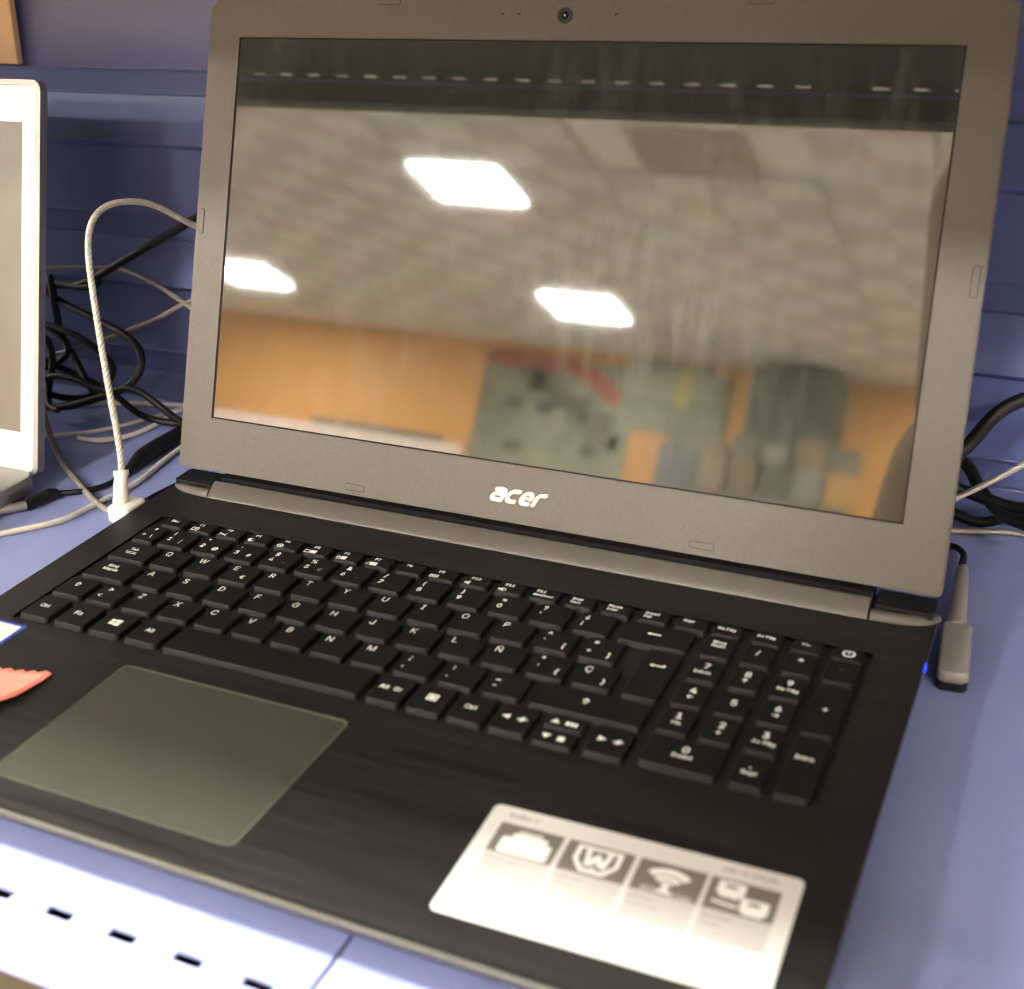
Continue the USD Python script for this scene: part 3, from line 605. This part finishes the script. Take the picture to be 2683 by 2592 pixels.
# ---- hinge cover bar and its end caps
def prism_x(prof, xa, xb):
    n = len(prof); v = np.vstack([[(xa, y, z) for y, z in prof], [(xb, y, z) for y, z in prof]]); fc = [[j, n + (j + 1) % n, (j + 1) % n] for j in range(n)] + [[j, n + j, n + (j + 1) % n] for j in range(n)]
    fc += [[0, j, j + 1] for j in range(1, n - 1)] + [[n, n + j + 1, n + j] for j in range(1, n - 1)]
    return trimesh.Trimesh(v, fc, process=False)
part(laptop, 'hinge_bar', prism_x([(241.4, 0.02), (242.0, 1.2), (244.4, 3.2), (247.4, 5.2), (249.2, 6.1), (250.4, 5.9), (251.4, 4.4), (251.6, 0.02)], -163.2, 164.0), M_BEZEL, smooth=35)
part(laptop, 'hinge_trough', bx(-HW + 3, HW - 3, 251.2, 262, -3, 1.0), M_HINGE, smooth=False)
part(laptop, 'hinge_strip', bx(-163, 164, 254.2, 263, 0.5, 6.4), M_HINGE, smooth=False)
for sgn, xi in ((-1, 163.4), (1, 165.0)):
    path = [(xi, 242.6), (xi + 6, 242.8), (xi + 13, 243.6), (xi + 19, 245.4), (xi + 23.5, 248.4), (xi + 26, 252.5)]
    px = spline([(a, b, 0) for a, b in path], 14)
    rs = []
    t_, u_, w_ = frames(px)
    for i, q in enumerate(px):
        k = 1 - 0.45 * (i / 13) ** 2
        nrm = np.array([t_[i][1], -t_[i][0], 0]) * 1.0
        rs.append(np.array([q + nrm * dn + np.array([0, 0, dz]) for dn, dz in ((1.2, 0.02), (1.2 * k, 1.0 * k), (0.4, 2.4 * k), (-0.6, 3.3 * k), (-2.2, 3.5 * k), (-3.0, 2.6 * k), (-3.0, 0.02))]) * np.array([sgn, 1, 1]))
    m = rings(rs)
    if sgn < 0: m.invert()
    part(laptop, 'hinge_cap', m, M_BEZEL, smooth=40)
    a, b = sorted((sgn * (xi + 0.4), sgn * (xi + 24)))
    part(laptop, 'hinge_block', rbox(a, b, 247, 262, 0.02, 4.6, 2, 0.6), M_HINGE, smooth=40)
# centre lines of the cables, in scene millimetres
ROUTES = {
    't7': [(-385, 352, 22), (-362, 356, 12), (-338, 358, 4), (-312, 356, -4), (-290, 350, -11), (-266, 354, -15), (-236, 366, -15), (-205, 372, -15)],
    't8': [(-372, 362, 36), (-350, 360, 34), (-326, 357, 27), (-310, 353, 14), (-318, 348, 2), (-340, 345, -5), (-362, 344, -2), (-378, 346, 8)],
    'coil': [(-201.5, 224.0, 9.2), (-204.8, 228.0, 26.0), (-212.2, 235.0, 48.2), (-222.6, 245.0, 77.6), (-232.1, 255.0, 104.4), (-237.5, 262.0, 118.8), (-241.6, 270.0, 127.6), (-243.5, 280.0, 134.0), (-243.0, 292.0, 136.2), (-241.2, 305.0, 134.9), (-239.2, 320.0, 130.1), (-235.0, 332.0, 122.5), (-229.4, 345.0, 113.1), (-222.2, 352.0, 109.8)],
    'black': [(-220.8, 358.0, 126.6), (-241.4, 362.0, 113.2), (-274.7, 366.0, 95.9), (-301.7, 368.0, 82.0), (-325.3, 370.0, 69.7), (-344.9, 372.0, 61.3), (-364.7, 375.0, 58.7), (-389.8, 378.0, 54.7)],
    'g3': [(-403.5, 385.0, 61.4), (-380.7, 385.0, 65.5), (-350.2, 385.0, 68.4), (-320.0, 384.0, 69.8), (-297.2, 380.0, 66.8), (-274.6, 375.0, 60.2), (-256.2, 370.0, 54.5)],
    'g4': [(-255.0, 372.0, 60.2), (-269.3, 372.0, 53.9), (-284.7, 370.0, 45.7), (-304.3, 368.0, 37.5), (-324.5, 366.0, 29.1), (-354.8, 365.0, 18.4), (-391.6, 365.0, 7.8)],
    'w5': [(-380.7, 347.6, -16.0), (-360.3, 354.1, -16.0), (-334.0, 369.0, -16.0), (-307.3, 377.8, -16.0), (-272.8, 386.7, -16.0)],
    'w6': [(-338.2, 304.2, -16.0), (-325.7, 313.5, -16.0), (-304.2, 331.7, -16.0), (-292.0, 352.2, -16.0), (-280.6, 377.8, -16.0), (-274.6, 395.0, -16.0)],
    'w7': [(-310.5, 314.8, -16.0), (-286.1, 324.0, -16.0), (-279.5, 341.1, -16.0), (-279.4, 356.9, -16.0), (-277.5, 381.9, -16.0)],
    'g8': [(-340.5, 314.6, 20.0), (-330.7, 308.3, 10.0), (-316.2, 296.0, -2.0), (-298.8, 282.8, -12.0), (-265.1, 259.9, -16.0), (-238.4, 242.8, -16.0), (-216.6, 233.1, -16.0)],
    'w9': [(-271.9, 181.5, -16.0), (-260.8, 192.5, -16.0), (-250.5, 204.6, -16.0), (-241.3, 218.4, -16.0), (-238.0, 235.8, -16.0), (-236.0, 251.0, -16.0), (-234.4, 271.9, -16.0), (-238.7, 301.9, -16.0), (-241.4, 326.1, -16.0), (-246.3, 360.0, -16.0)],
    'plug': [(-255.4, 362.5, -13.0), (-251.1, 340.1, -13.0), (-250.9, 313.9, -13.0), (-249.7, 298.4, -13.0), (-248.8, 288.6, -14.5), (-247.5, 277.2, -15.5), (-248.8, 262.5, -16.0), (-255.2, 252.4, -16.0), (-271.3, 243.1, -16.0)],
    'plug2': [(-264.8, 242.4, -14.0), (-268.2, 231.5, -14.0), (-269.4, 222.4, -14.0)],
    'tip2': [(-269.4, 222.4, -14.0), (-276.4, 213.9, -14.0), (-280.3, 210.2, -14.0)],
    'b11': [(-206.8, 293.3, -14.0), (-207.9, 277.4, -14.0), (-210.2, 263.8, -14.0), (-211.5, 251.6, -14.0)],
    't1': [(-376.3, 375.0, 54.2), (-359.8, 372.0, 47.9), (-340.3, 368.0, 44.1), (-315.5, 362.0, 39.8), (-294.5, 355.0, 35.8), (-283.8, 350.0, 28.5), (-282.0, 345.0, 20.3), (-286.3, 340.0, 13.1), (-301.9, 338.0, 5.0), (-320.7, 335.0, -1.5), (-340.7, 333.0, -6.9), (-361.6, 333.0, -6.2)],
    't2': [(-371.3, 376.0, 63.1), (-364.5, 370.0, 41.1), (-360.8, 368.0, 28.1), (-346.4, 360.0, 18.2), (-331.3, 350.0, 9.3), (-320.9, 345.0, 2.6)],
    't3': [(-380.2, 365.0, 44.5), (-358.8, 362.0, 30.1), (-349.2, 360.0, 22.0), (-357.5, 358.0, 13.3), (-374.0, 355.0, 7.7)],
    't4': [(-366.7, 340.0, -0.5), (-341.0, 342.0, 10.8), (-323.1, 340.0, 9.2), (-305.6, 338.0, 6.9), (-284.3, 337.0, 11.0), (-263.7, 335.0, 4.6), (-248, 340, -8), (-228, 348, -14), (-205, 352, -15)],
    't5': [(-362.5, 352.0, 32.8), (-355.8, 350.0, 13.3), (-351.8, 338.0, -3.1), (-337.3, 330.0, -7.1)],
    't6': [(-390.6, 378.0, 50.4), (-369.7, 376.0, 59.8), (-349.3, 372.0, 59.9), (-326.0, 370.0, 65.2)],
    'r1': [(177.9, 330.0, 33.1), (185.0, 340.0, 39.2), (189.6, 343.0, 45.1), (195.0, 346.0, 53.6), (201.6, 350.0, 59.8), (207.6, 352.0, 63.1), (219.8, 355.0, 66.1)],
    'r2': [(176.3, 320.0, 17.8), (186.4, 330.0, 21.1), (195.7, 335.0, 26.2), (203.5, 340.0, 30.5), (211.2, 345.0, 35.3), (222.9, 350.0, 42.2)],
    'r3': [(170.0, 369.8, -16.0), (183.9, 374.1, -16.0), (195.4, 378.1, -16.0), (206.9, 381.4, -16.0), (220.9, 380.3, -16.0)],
    'r4': [(178.8, 365.0, 24.5), (185.9, 365.0, 22.9), (191.9, 358.0, 17.3), (197.5, 352.0, 12.8), (205.3, 345.0, 9.2), (212.5, 338.0, 9.7), (226.2, 330.0, 8.0)],
    'r5': [(175.2, 384, -9.0), (184.6, 383, -12.0), (193.6, 384, -14.0), (204.4, 385.0, -10.0), (219.9, 386, -7.0)],
    'r6': [(181.3, 350.0, 17.6), (190.6, 352.0, 14.3), (200.0, 350.0, 12.8), (209.2, 346.0, 12.9), (221.9, 340.0, 20.8)],
    'stem': [(193.1, 273.5, -9.0), (190.9, 297.6, -9.0), (188.9, 320.7, -9.0), (188.1, 331.9, -10.0)],
    'stemc': [(188.9, 320.7, -9.0), (187.6, 338.4, -11.0), (185.6, 350.1, -13.0), (182.7, 353.4, -14.0), (179.3, 344.4, -14.0), (177.1, 334.8, -14.0)],
}

# ------------------------------------------------------------------ loose things on the laptop
zz = []
tw, n = 5.2, 9
edge = [(-123.4 - tw * (i / 2) * 0.92, 74.6 - 0.5 * i + (1.9 if i % 2 else 0) - (0)) for i in range(0, 2 * n)]
top = [(-122.2, 74.4)] + [(-123.6 - 2.55 * i, 74.8 - 0.62 * i + (1.7 if i % 2 else 0.0)) for i in range(1, 18)]
bot = [(-166, 2.0), (-146, 14.0), (-129.0, 37.0), (-122.6, 54)]
card = Polygon(top + bot)
def lift(m):
    v = m.vertices.copy(); s = np.clip((70 - v[:, 1]) / 30, 0, 1); v[:, 2] += 0.3 + 4.0 * s ** 1.4 + 0.6 * np.sin(v[:, 0] * 0.15); m.vertices = v; return m
def sheet(poly, z0, z1):
    m = extrude(poly, z0, z1)
    for _ in range(3): m = m.subdivide()
    return lift(m)
t = thing('coral_tag', 'coral red tag with zigzag edge lying on the palm rest beside the touchpad', 'tag', (-140, 60, 0))
part(t, 'card', sheet(card, 0.0, 0.3), M_CORAL, smooth=False)
part(t, 'washed_field', sheet(card.buffer(-2.2), 0.6, 0.65), M_CORALP, smooth=False)  # inner face lightened in colour as if washed out by light
part(t, 'yellow_mark', sheet(unary_union([Polygon(rrect(-148, -137, 52, 55.4, 1.2)), Polygon(rrect(-150, -143, 62.6, 64.6, 0.8))]), 0.9, 0.95), M_YELPR, smooth=False)

# ------------------------------------------------------------------ security fittings
t = thing('security_sensor', 'white security plug with twisted white wire at the left edge of the large laptop', 'security sensor', (-199, 215, -10))
part(t, 'plug_body', rbox(-204.5, -190.8, 210.5, 228.0, -8.0, 1.2, 3.2, 1.6, 5), M_WHITEPL, smooth=50)
part(t, 'collar', cat_(tube([(-200.6, 218.6, 1.0), (-200.4, 219.4, 5.0), (-201.0, 221.0, 10.0), (-201.6, 223.2, 15.0)], [4.1, 3.9, 3.7, 3.4], 16), tube([(-201.5, 222.8, 14.0), (-202.0, 223.6, 16.5)], [4.0, 4.0], 16)), M_WHITEPL, smooth=50)
part(t, 'wire', braid([(-201.4, 223.0, 13)] + ROUTES['coil'][1:], 1.9, pitch=11, strands=4), M_ROPE, smooth=60)
t = thing('security_sensor', 'grey block security plug beside the blue light at the right edge of the large laptop', 'security sensor', (197, 240, -18))
def turn(m): return m.apply_transform(trimesh.transformations.rotation_matrix(math.radians(4.5), (0, 0, 1), (192.5, 266, 0)))
part(t, 'plug_body', turn(rbox(191.0, 203.0, 227.0, 270.0, -14.6, -8.6, 3.4, 1.5, 5)), M_GREYPL, smooth=50)
part(t, 'plug_gasket', turn(rbox(190.9, 202.8, 227.4, 269.0, -18, -14.6, 3.0, 0.6, 5)), M_BLACKC, smooth=50)
part(t, 'strain_relief', tube([(196.4, 268, -11.6), (195.4, 282, -11.6), (193.8, 302, -11.6), (192.6, 320, -11.8), (192.2, 326, -12)], [4.0, 3.8, 3.4, 3.0, 2.5], 16), M_GREYPL, smooth=50)
part(t, 'lead', cable([(192.3, 324, -12), (191.4, 336, -12), (189.4, 346, -13), (184, 352, -14), (178, 346, -15), (172, 336, -16)], 1.6, 40), M_BLACKC, smooth=60)

# ------------------------------------------------------------------ cables behind the laptops
def cab(name, label, cat, key_, r, mt, group=None, rope=False):
    single(name, braid(ROUTES[key_], r) if rope else cable(ROUTES[key_], r, 70), mt, label, cat, group, smooth=60)
cab('power_cable', 'thick black cable slanting down to the left from behind the large laptop lid', 'cable', 'black', 2.5, M_BLACKC)
cab('grey_cable', 'thin grey cable arching across the back panel beneath the thick black cable', 'cable', 'g3', 1.5, M_GREYC)
cab('grey_cable', 'thin grey cable sloping down to the left through the black cable loops', 'cable', 'g4', 1.4, M_GREYC)
cab('white_cable', 'straight white cable lying level on the shelf behind the twisted white wire', 'cable', 'w5', 1.5, M_WHITEPL)
cab('white_cable', 'thin white cable on the shelf curving just below the level white cable', 'cable', 'w6', 1.2, M_WHITEPL)
cab('white_cable', 'short white cable bend nearest the black tubular connector', 'cable', 'w7', 1.6, M_WHITEPL)
cab('grey_cable', 'grey cable dropping from behind the white laptop to the white security plug', 'cable', 'g8', 1.9, M_GREYC)
cab('security_wire', 'pale twisted wire curving along the shelf in front of the white laptop', 'wire', 'w9', 1.7, M_ROPE, rope=True)
t = thing('connector_cable', 'black cable with a fat tubular connector beside the large laptop lid', 'cable', (-250, 300, -18))
p = spline(ROUTES['plug'], 90)
s = np.linspace(0, 1, 90)
rad = np.interp(s, [0, 0.1, 0.5, 0.53, 0.60, 0.64, 0.72, 1], [4.6, 4.8, 4.8, 4.2, 3.0, 2.4, 1.6, 1.6])
part(t, 'connector', tube(p[:56], rad[:56], 16), M_BLACKC, smooth=50)
part(t, 'lead', tube(p[55:], rad[55:], 12), M_BLACKC, smooth=50)
pb = spline(ROUTES['plug2'], 16)
part(t, 'end_plug', tube(pb, np.interp(np.linspace(0, 1, 16), [0, .2, .9, 1], [2.0, 3.6, 3.8, 3.2]), 14), M_BLACKC, smooth=50)
part(t, 'plug_tip', tube(spline(ROUTES['tip2'], 8), 2.6, 14), M_SILVER, smooth=50)
cab('black_lead', 'short black lead running from under the large lid to the white security plug', 'cable', 'b11', 1.5, M_BLACKC)
for k, (n_, lab) in enumerate((('t1', 'big round loop of black cord between the two laptops'), ('t2', 'black cord hanging straight down through the tangle between the laptops'), ('t3', 'small black cord bend tight beside the white lid'), ('t4', 'lowest wavy black cord of the tangle between the laptops'),
        ('t5', 'black cord dropping along the white lid to the shelf'), ('t6', 'black cord knotted at the top of the tangle below the slanting cable'),
        ('t7', 'black cord crossing low behind the twisted white wire'), ('t8', 'black cord curling inside the big round loop'))):
    cab('black_cable', lab, 'cord', n_, 2.5 if k in (0, 1) else 2.2, M_BLACKC)
cab('power_cable', 'thick black cable rising to the right behind the large laptop lid', 'cable', 'r1', 3.2, M_BLACKC)
cab('security_wire', 'steel wire rope rising to the right edge behind the large laptop', 'wire', 'r2', 1.5, M_STEEL, rope=True)
cab('security_wire', 'steel wire rope lying level on the shelf right of the large laptop', 'wire', 'r3', 1.6, M_STEEL, rope=True)
cab('black_cable', 'thick black cord slanting down right behind the large laptop', 'cord', 'r4', 3.0, M_BLACKC)
cab('black_cable', 'black cord lying on the shelf at the foot of the back panel on the right', 'cord', 'r5', 2.6, M_BLACKC)
cab('black_cable', 'black cord bending level above the steel ropes on the right', 'cord', 'r6', 3.0, M_BLACKC)

# ------------------------------------------------------------------ white laptop at the left edge
XL = -279.5; LT = math.atan2(46.8, 209.0); L0 = np.array([0, 245.0, -9.0])
el2 = np.array([0, math.sin(LT), math.cos(LT)]); nl2 = np.array([0, -math.cos(LT), math.sin(LT)])
def L4(m):
    v = np.asarray(m.vertices, float); m.vertices = L0 + v[:, :1] * np.array([1.0, 0, 0]) + v[:, 1:2] * el2 + v[:, 2:3] * nl2; return m
t = thing('white_laptop', 'small silver laptop with white display frame cut off by the left edge', 'laptop', (-400, 110, -18))
WID = 310
lo = Polygon(rrect(XL - WID, XL, 0, 214, 6, 7)); li = Polygon(rrect(XL - WID + 2.6, XL - 3.4, 2.4, 211.2, 4, 7))
part(t, 'lid_shell', L4(cat_(extrude(lo, -4.6, -0.6), extrude(lo.difference(li), -0.6, 0.9))), M_SILVER, smooth=False)
scr = sbox(XL - WID + 12, 24, XL - 12.6, 192)
part(t, 'white_frame', L4(extrude(li.buffer(-0.25).difference(scr), -0.55, 0.5)), M_WBEZEL, smooth=False)
part(t, 'display', L4(extrude(scr.buffer(0.3, join_style=2), -0.5, 0.2)), M_SCREEN2, smooth=False)
part(t, 'hinge', rbox(XL - WID + 30, XL - 30, 239, 246, -13, -5, 2, 1), M_LENSR)
part(t, 'base', rbox(XL - WID, XL + 3.5, 20, 241, -14.0, -3.2, 8, 2.0, 6), M_SILVER, smooth=40)
part(t, 'key_bed', rbox(XL - WID + 16, XL - 16, 118, 218, -3.19, -3.0, 2, 0.05), M_WBEZEL)
part(t, 'touchpad', rbox(XL - WID / 2 - 50, XL - WID / 2 + 50, 34, 104, -3.19, -3.05, 3, 0.05), M_SILVER)
for x in (XL - 20, XL - WID + 20):
    for y in (36, 215): part(t, 'rubber_foot', rbox(x - 8, x + 8, y - 5, y + 5, -18, -14.4, 3, 0.4), M_BLACKC)

# lint and scratches on the palm rest
ms = []
for k in range(70):
    x, y = rng.uniform(-185, 185), rng.uniform(4, 102)
    if 74 < x < 180 and 12 < y < 74 or x < -118: continue
    L_, a_ = rng.uniform(0.5, 2.4), rng.normal(0.9, 0.5)
    m = bx(-L_ / 2, L_ / 2, -0.05, 0.05, 0.01, 0.06); m.apply_transform(trimesh.transformations.rotation_matrix(a_, (0, 0, 1))); m.apply_translation((x, y, 0)); ms.append(m)
single('lint', cat_(*ms), plain('lint_grey', (0.11, 0.105, 0.095), 0.8), 'fine grey lint specks scattered over the palm rest', 'lint', kind='stuff', smooth=False)

# ------------------------------------------------------------------ the photographer, mirrored as a dark brown shape at the display's right edge
import manifold3d as mf
def ball(p, r, sc=(1, 1, 1)): return mf.Manifold.sphere(r, 20).scale(sc).translate(tuple(float(x) for x in p))
def chain(pts, radii):
    out = mf.Manifold()
    for a, b, ra, rb in zip(pts[:-1], pts[1:], radii[:-1], radii[1:]):
        out = out + mf.Manifold.batch_hull([ball(a, ra), ball(b, rb)])
    return out
def smooth_(m, l, it=8):
    mm = m.refine_to_length(l).to_mesh()
    t_ = trimesh.Trimesh(np.array(mm.vert_properties[:, :3]), np.array(mm.tri_verts), process=True)
    trimesh.smoothing.filter_taubin(t_, iterations=it); return t_
FWD = np.array(CAM_R[2]); RGT = np.array(CAM_R[0]); DWN = np.array(CAM_R[1]); EYE = np.array(CAM_P)
def vw(a, b, c): return EYE + a * RGT + b * DWN + c * FWD        # right, down, forward of the lens
PX, PY = 304.0, -500.0
shL, shR = np.array([PX - 168, PY + 5, 470]), np.array([PX + 168, PY + 5, 470])
elL, elR = np.array([PX - 156, PY + 110, 250]), np.array([PX + 175, PY + 100, 225])
wrL, wrR = vw(-100, 60, -50), vw(100, 45, -55)
hipL, hipR = np.array([PX - 92, PY - 20, -30]), np.array([PX + 92, PY - 20, -30])
person = thing('person', 'person in brown coat holding a camera, mirrored at the right edge of the display', 'person', (PX, PY, FLOOR))
head = np.array([PX - 6, PY + 70, 675.0])
body = mf.Manifold.batch_hull([ball(p_, r_) for p_, r_ in ((shL + [40, 0, -10], 62), (shR + [-40, 0, -10], 62), (np.array([PX, PY - 20, 330]), 135), (np.array([PX - 85, PY, 330]), 95), (np.array([PX + 85, PY, 330]), 95))])
body += mf.Manifold.batch_hull([ball(p_, r_) for p_, r_ in ((np.array([PX - 80, PY, 330]), 95), (np.array([PX + 80, PY, 330]), 95), (np.array([PX - 70, PY - 10, 120]), 100), (np.array([PX + 70, PY - 10, 120]), 100))])
body += mf.Manifold.batch_hull([ball(p_, r_) for p_, r_ in ((np.array([PX - 70, PY - 10, 120]), 100), (np.array([PX + 70, PY - 10, 120]), 100), (hipL, 98), (hipR, 98))])
body += mf.Manifold.batch_hull([ball((PX + sx_ * dx_, PY - 5, z_), r_) for sx_ in (-1, 1) for dx_, z_, r_ in ((112, 185, 120), (128, 20, 118), (140, -90, 122))])
for hp, s_ in ((hipL, -1), (hipR, 1)):
    body += chain([hp, np.array([PX + s_ * 100, PY + 10, -440]), np.array([PX + s_ * 105, PY - 20, FLOOR + 85])], [92, 62, 44])
    body += mf.Manifold.batch_hull([ball((PX + s_ * 105, PY - 45, FLOOR + 40), 38), ball((PX + s_ * 112, PY + 120, FLOOR + 28), 27)])
for a, b, c in ((shL, elL, wrL), (shR, elR, wrR)): body += chain([a, b, c], [62, 46, 30])
body += chain([np.array([PX, PY + 10, 500]), head + [0, -12, -60]], [62, 56])
body += mf.Manifold.batch_hull([ball(head + [0, -14, 24], 84, (0.92, 1.08, 1.0)), ball(head + [0, 34, -62], 40)])
body += mf.Manifold.batch_hull([ball(head + [0, 72, 12], 9), ball(head + [0, 92, -16], 13), ball(head + [0, 70, -20], 16)])
for s_ in (-1, 1): body += ball(head + [s_ * 76, -10, -4], 26, (0.4, 0.7, 1.2))
# hands: palm, four curled fingers and a thumb round the camera's sides
cb0 = vw(0, 0, -62)
for s_, wr in ((-1, wrL), (1, wrR)):
    def hv(a, b, c): return vw(s_ * a, b, c)
    body += mf.Manifold.batch_hull([ball(wr, 28), ball(hv(88, 38, -58), 22), ball(hv(84, -6, -60), 18), ball(hv(84, 30, -76), 18)])
    for i in range(4):
        y_ = -14 + 17.5 * i; ln = (0.92, 1.0, 0.96, 0.8)[i]
        body += chain([hv(88, y_ * 0.8 + 4, -56), hv(88, y_, -34), hv(78, y_, -22 - 4 * (1 - ln)), hv(78 - 20 * ln, y_ + 1, -25)], [11, 9.5, 8.8, 8])
    body += chain([hv(82, 20, -80), hv(68, 4, -95), hv(52, -6, -96)], [13, 10.5, 9])
bm = smooth_(body, 22)
part(person, 'body', bm, M_SKIN, smooth=True)
fcent = bm.triangles_center
nrm_ = bm.vertex_normals
hand_d = np.minimum(np.linalg.norm(fcent - vw(-84, 12, -60), axis=1), np.linalg.norm(fcent - vw(84, 12, -60), axis=1))
def garment(sel, off, name, mt):
    gm = trimesh.Trimesh(bm.vertices + nrm_ * off, bm.faces[sel], process=False); gm.remove_unreferenced_vertices()
    part(person, name, gm, mt, smooth=True)
coat_sel = (fcent[:, 2] > -170) & (fcent[:, 2] < 535) & (hand_d > 72)
garment(coat_sel, 7.0, 'coat', M_COAT)
garment((fcent[:, 2] <= -150) & (fcent[:, 2] > FLOOR + 75), 4.0, 'trousers', M_JEAN)
garment(fcent[:, 2] <= FLOOR + 85, 4.0, 'shoes', M_HAIR)
hair_sel = (fcent[:, 2] > head[2] + 40) | ((fcent[:, 1] < head[1] - 25) & (fcent[:, 2] > head[2] - 60))
garment(hair_sel, 8.0, 'hair', M_HAIR)
for s_ in (-1, 1):
    part(person, 'eye', trimesh.creation.icosphere(2, 11).apply_translation(head + [s_ * 31, 66, 8]), M_WBEZEL)
part(person, 'mouth', trimesh.creation.icosphere(2, 1).apply_scale((22, 5, 5)).apply_translation(head + [0, 74, -50]), plain('lips', (0.45, 0.18, 0.15), 0.5))
def cambox(a0, a1, b0, b1, c0, c1, r):
    m = rbox(a0, a1, b0, b1, c0, c1, r, 3); v = m.vertices; m.vertices = EYE + v[:, :1] * RGT + v[:, 1:2] * DWN + v[:, 2:3] * FWD; return m
t = thing('camera', 'black camera held by the person in the brown coat', 'camera', cb0)
part(t, 'camera_body', cambox(-66, 66, -44, 46, -92, -50, 8), M_LENSR)
part(t, 'finder_hump', cambox(-24, 24, -64, -40, -90, -48, 6), M_LENSR)
part(t, 'lens_barrel', tube([vw(0, 0, -52), vw(0, 0, -40), vw(0, 0, -12)], [33, 32, 31], 28), M_LENSR, smooth=40)
part(t, 'lens_front', tube([vw(0, 0, -13), vw(0, 0, -10.5)], [25, 24], 28), M_LENS, smooth=40)
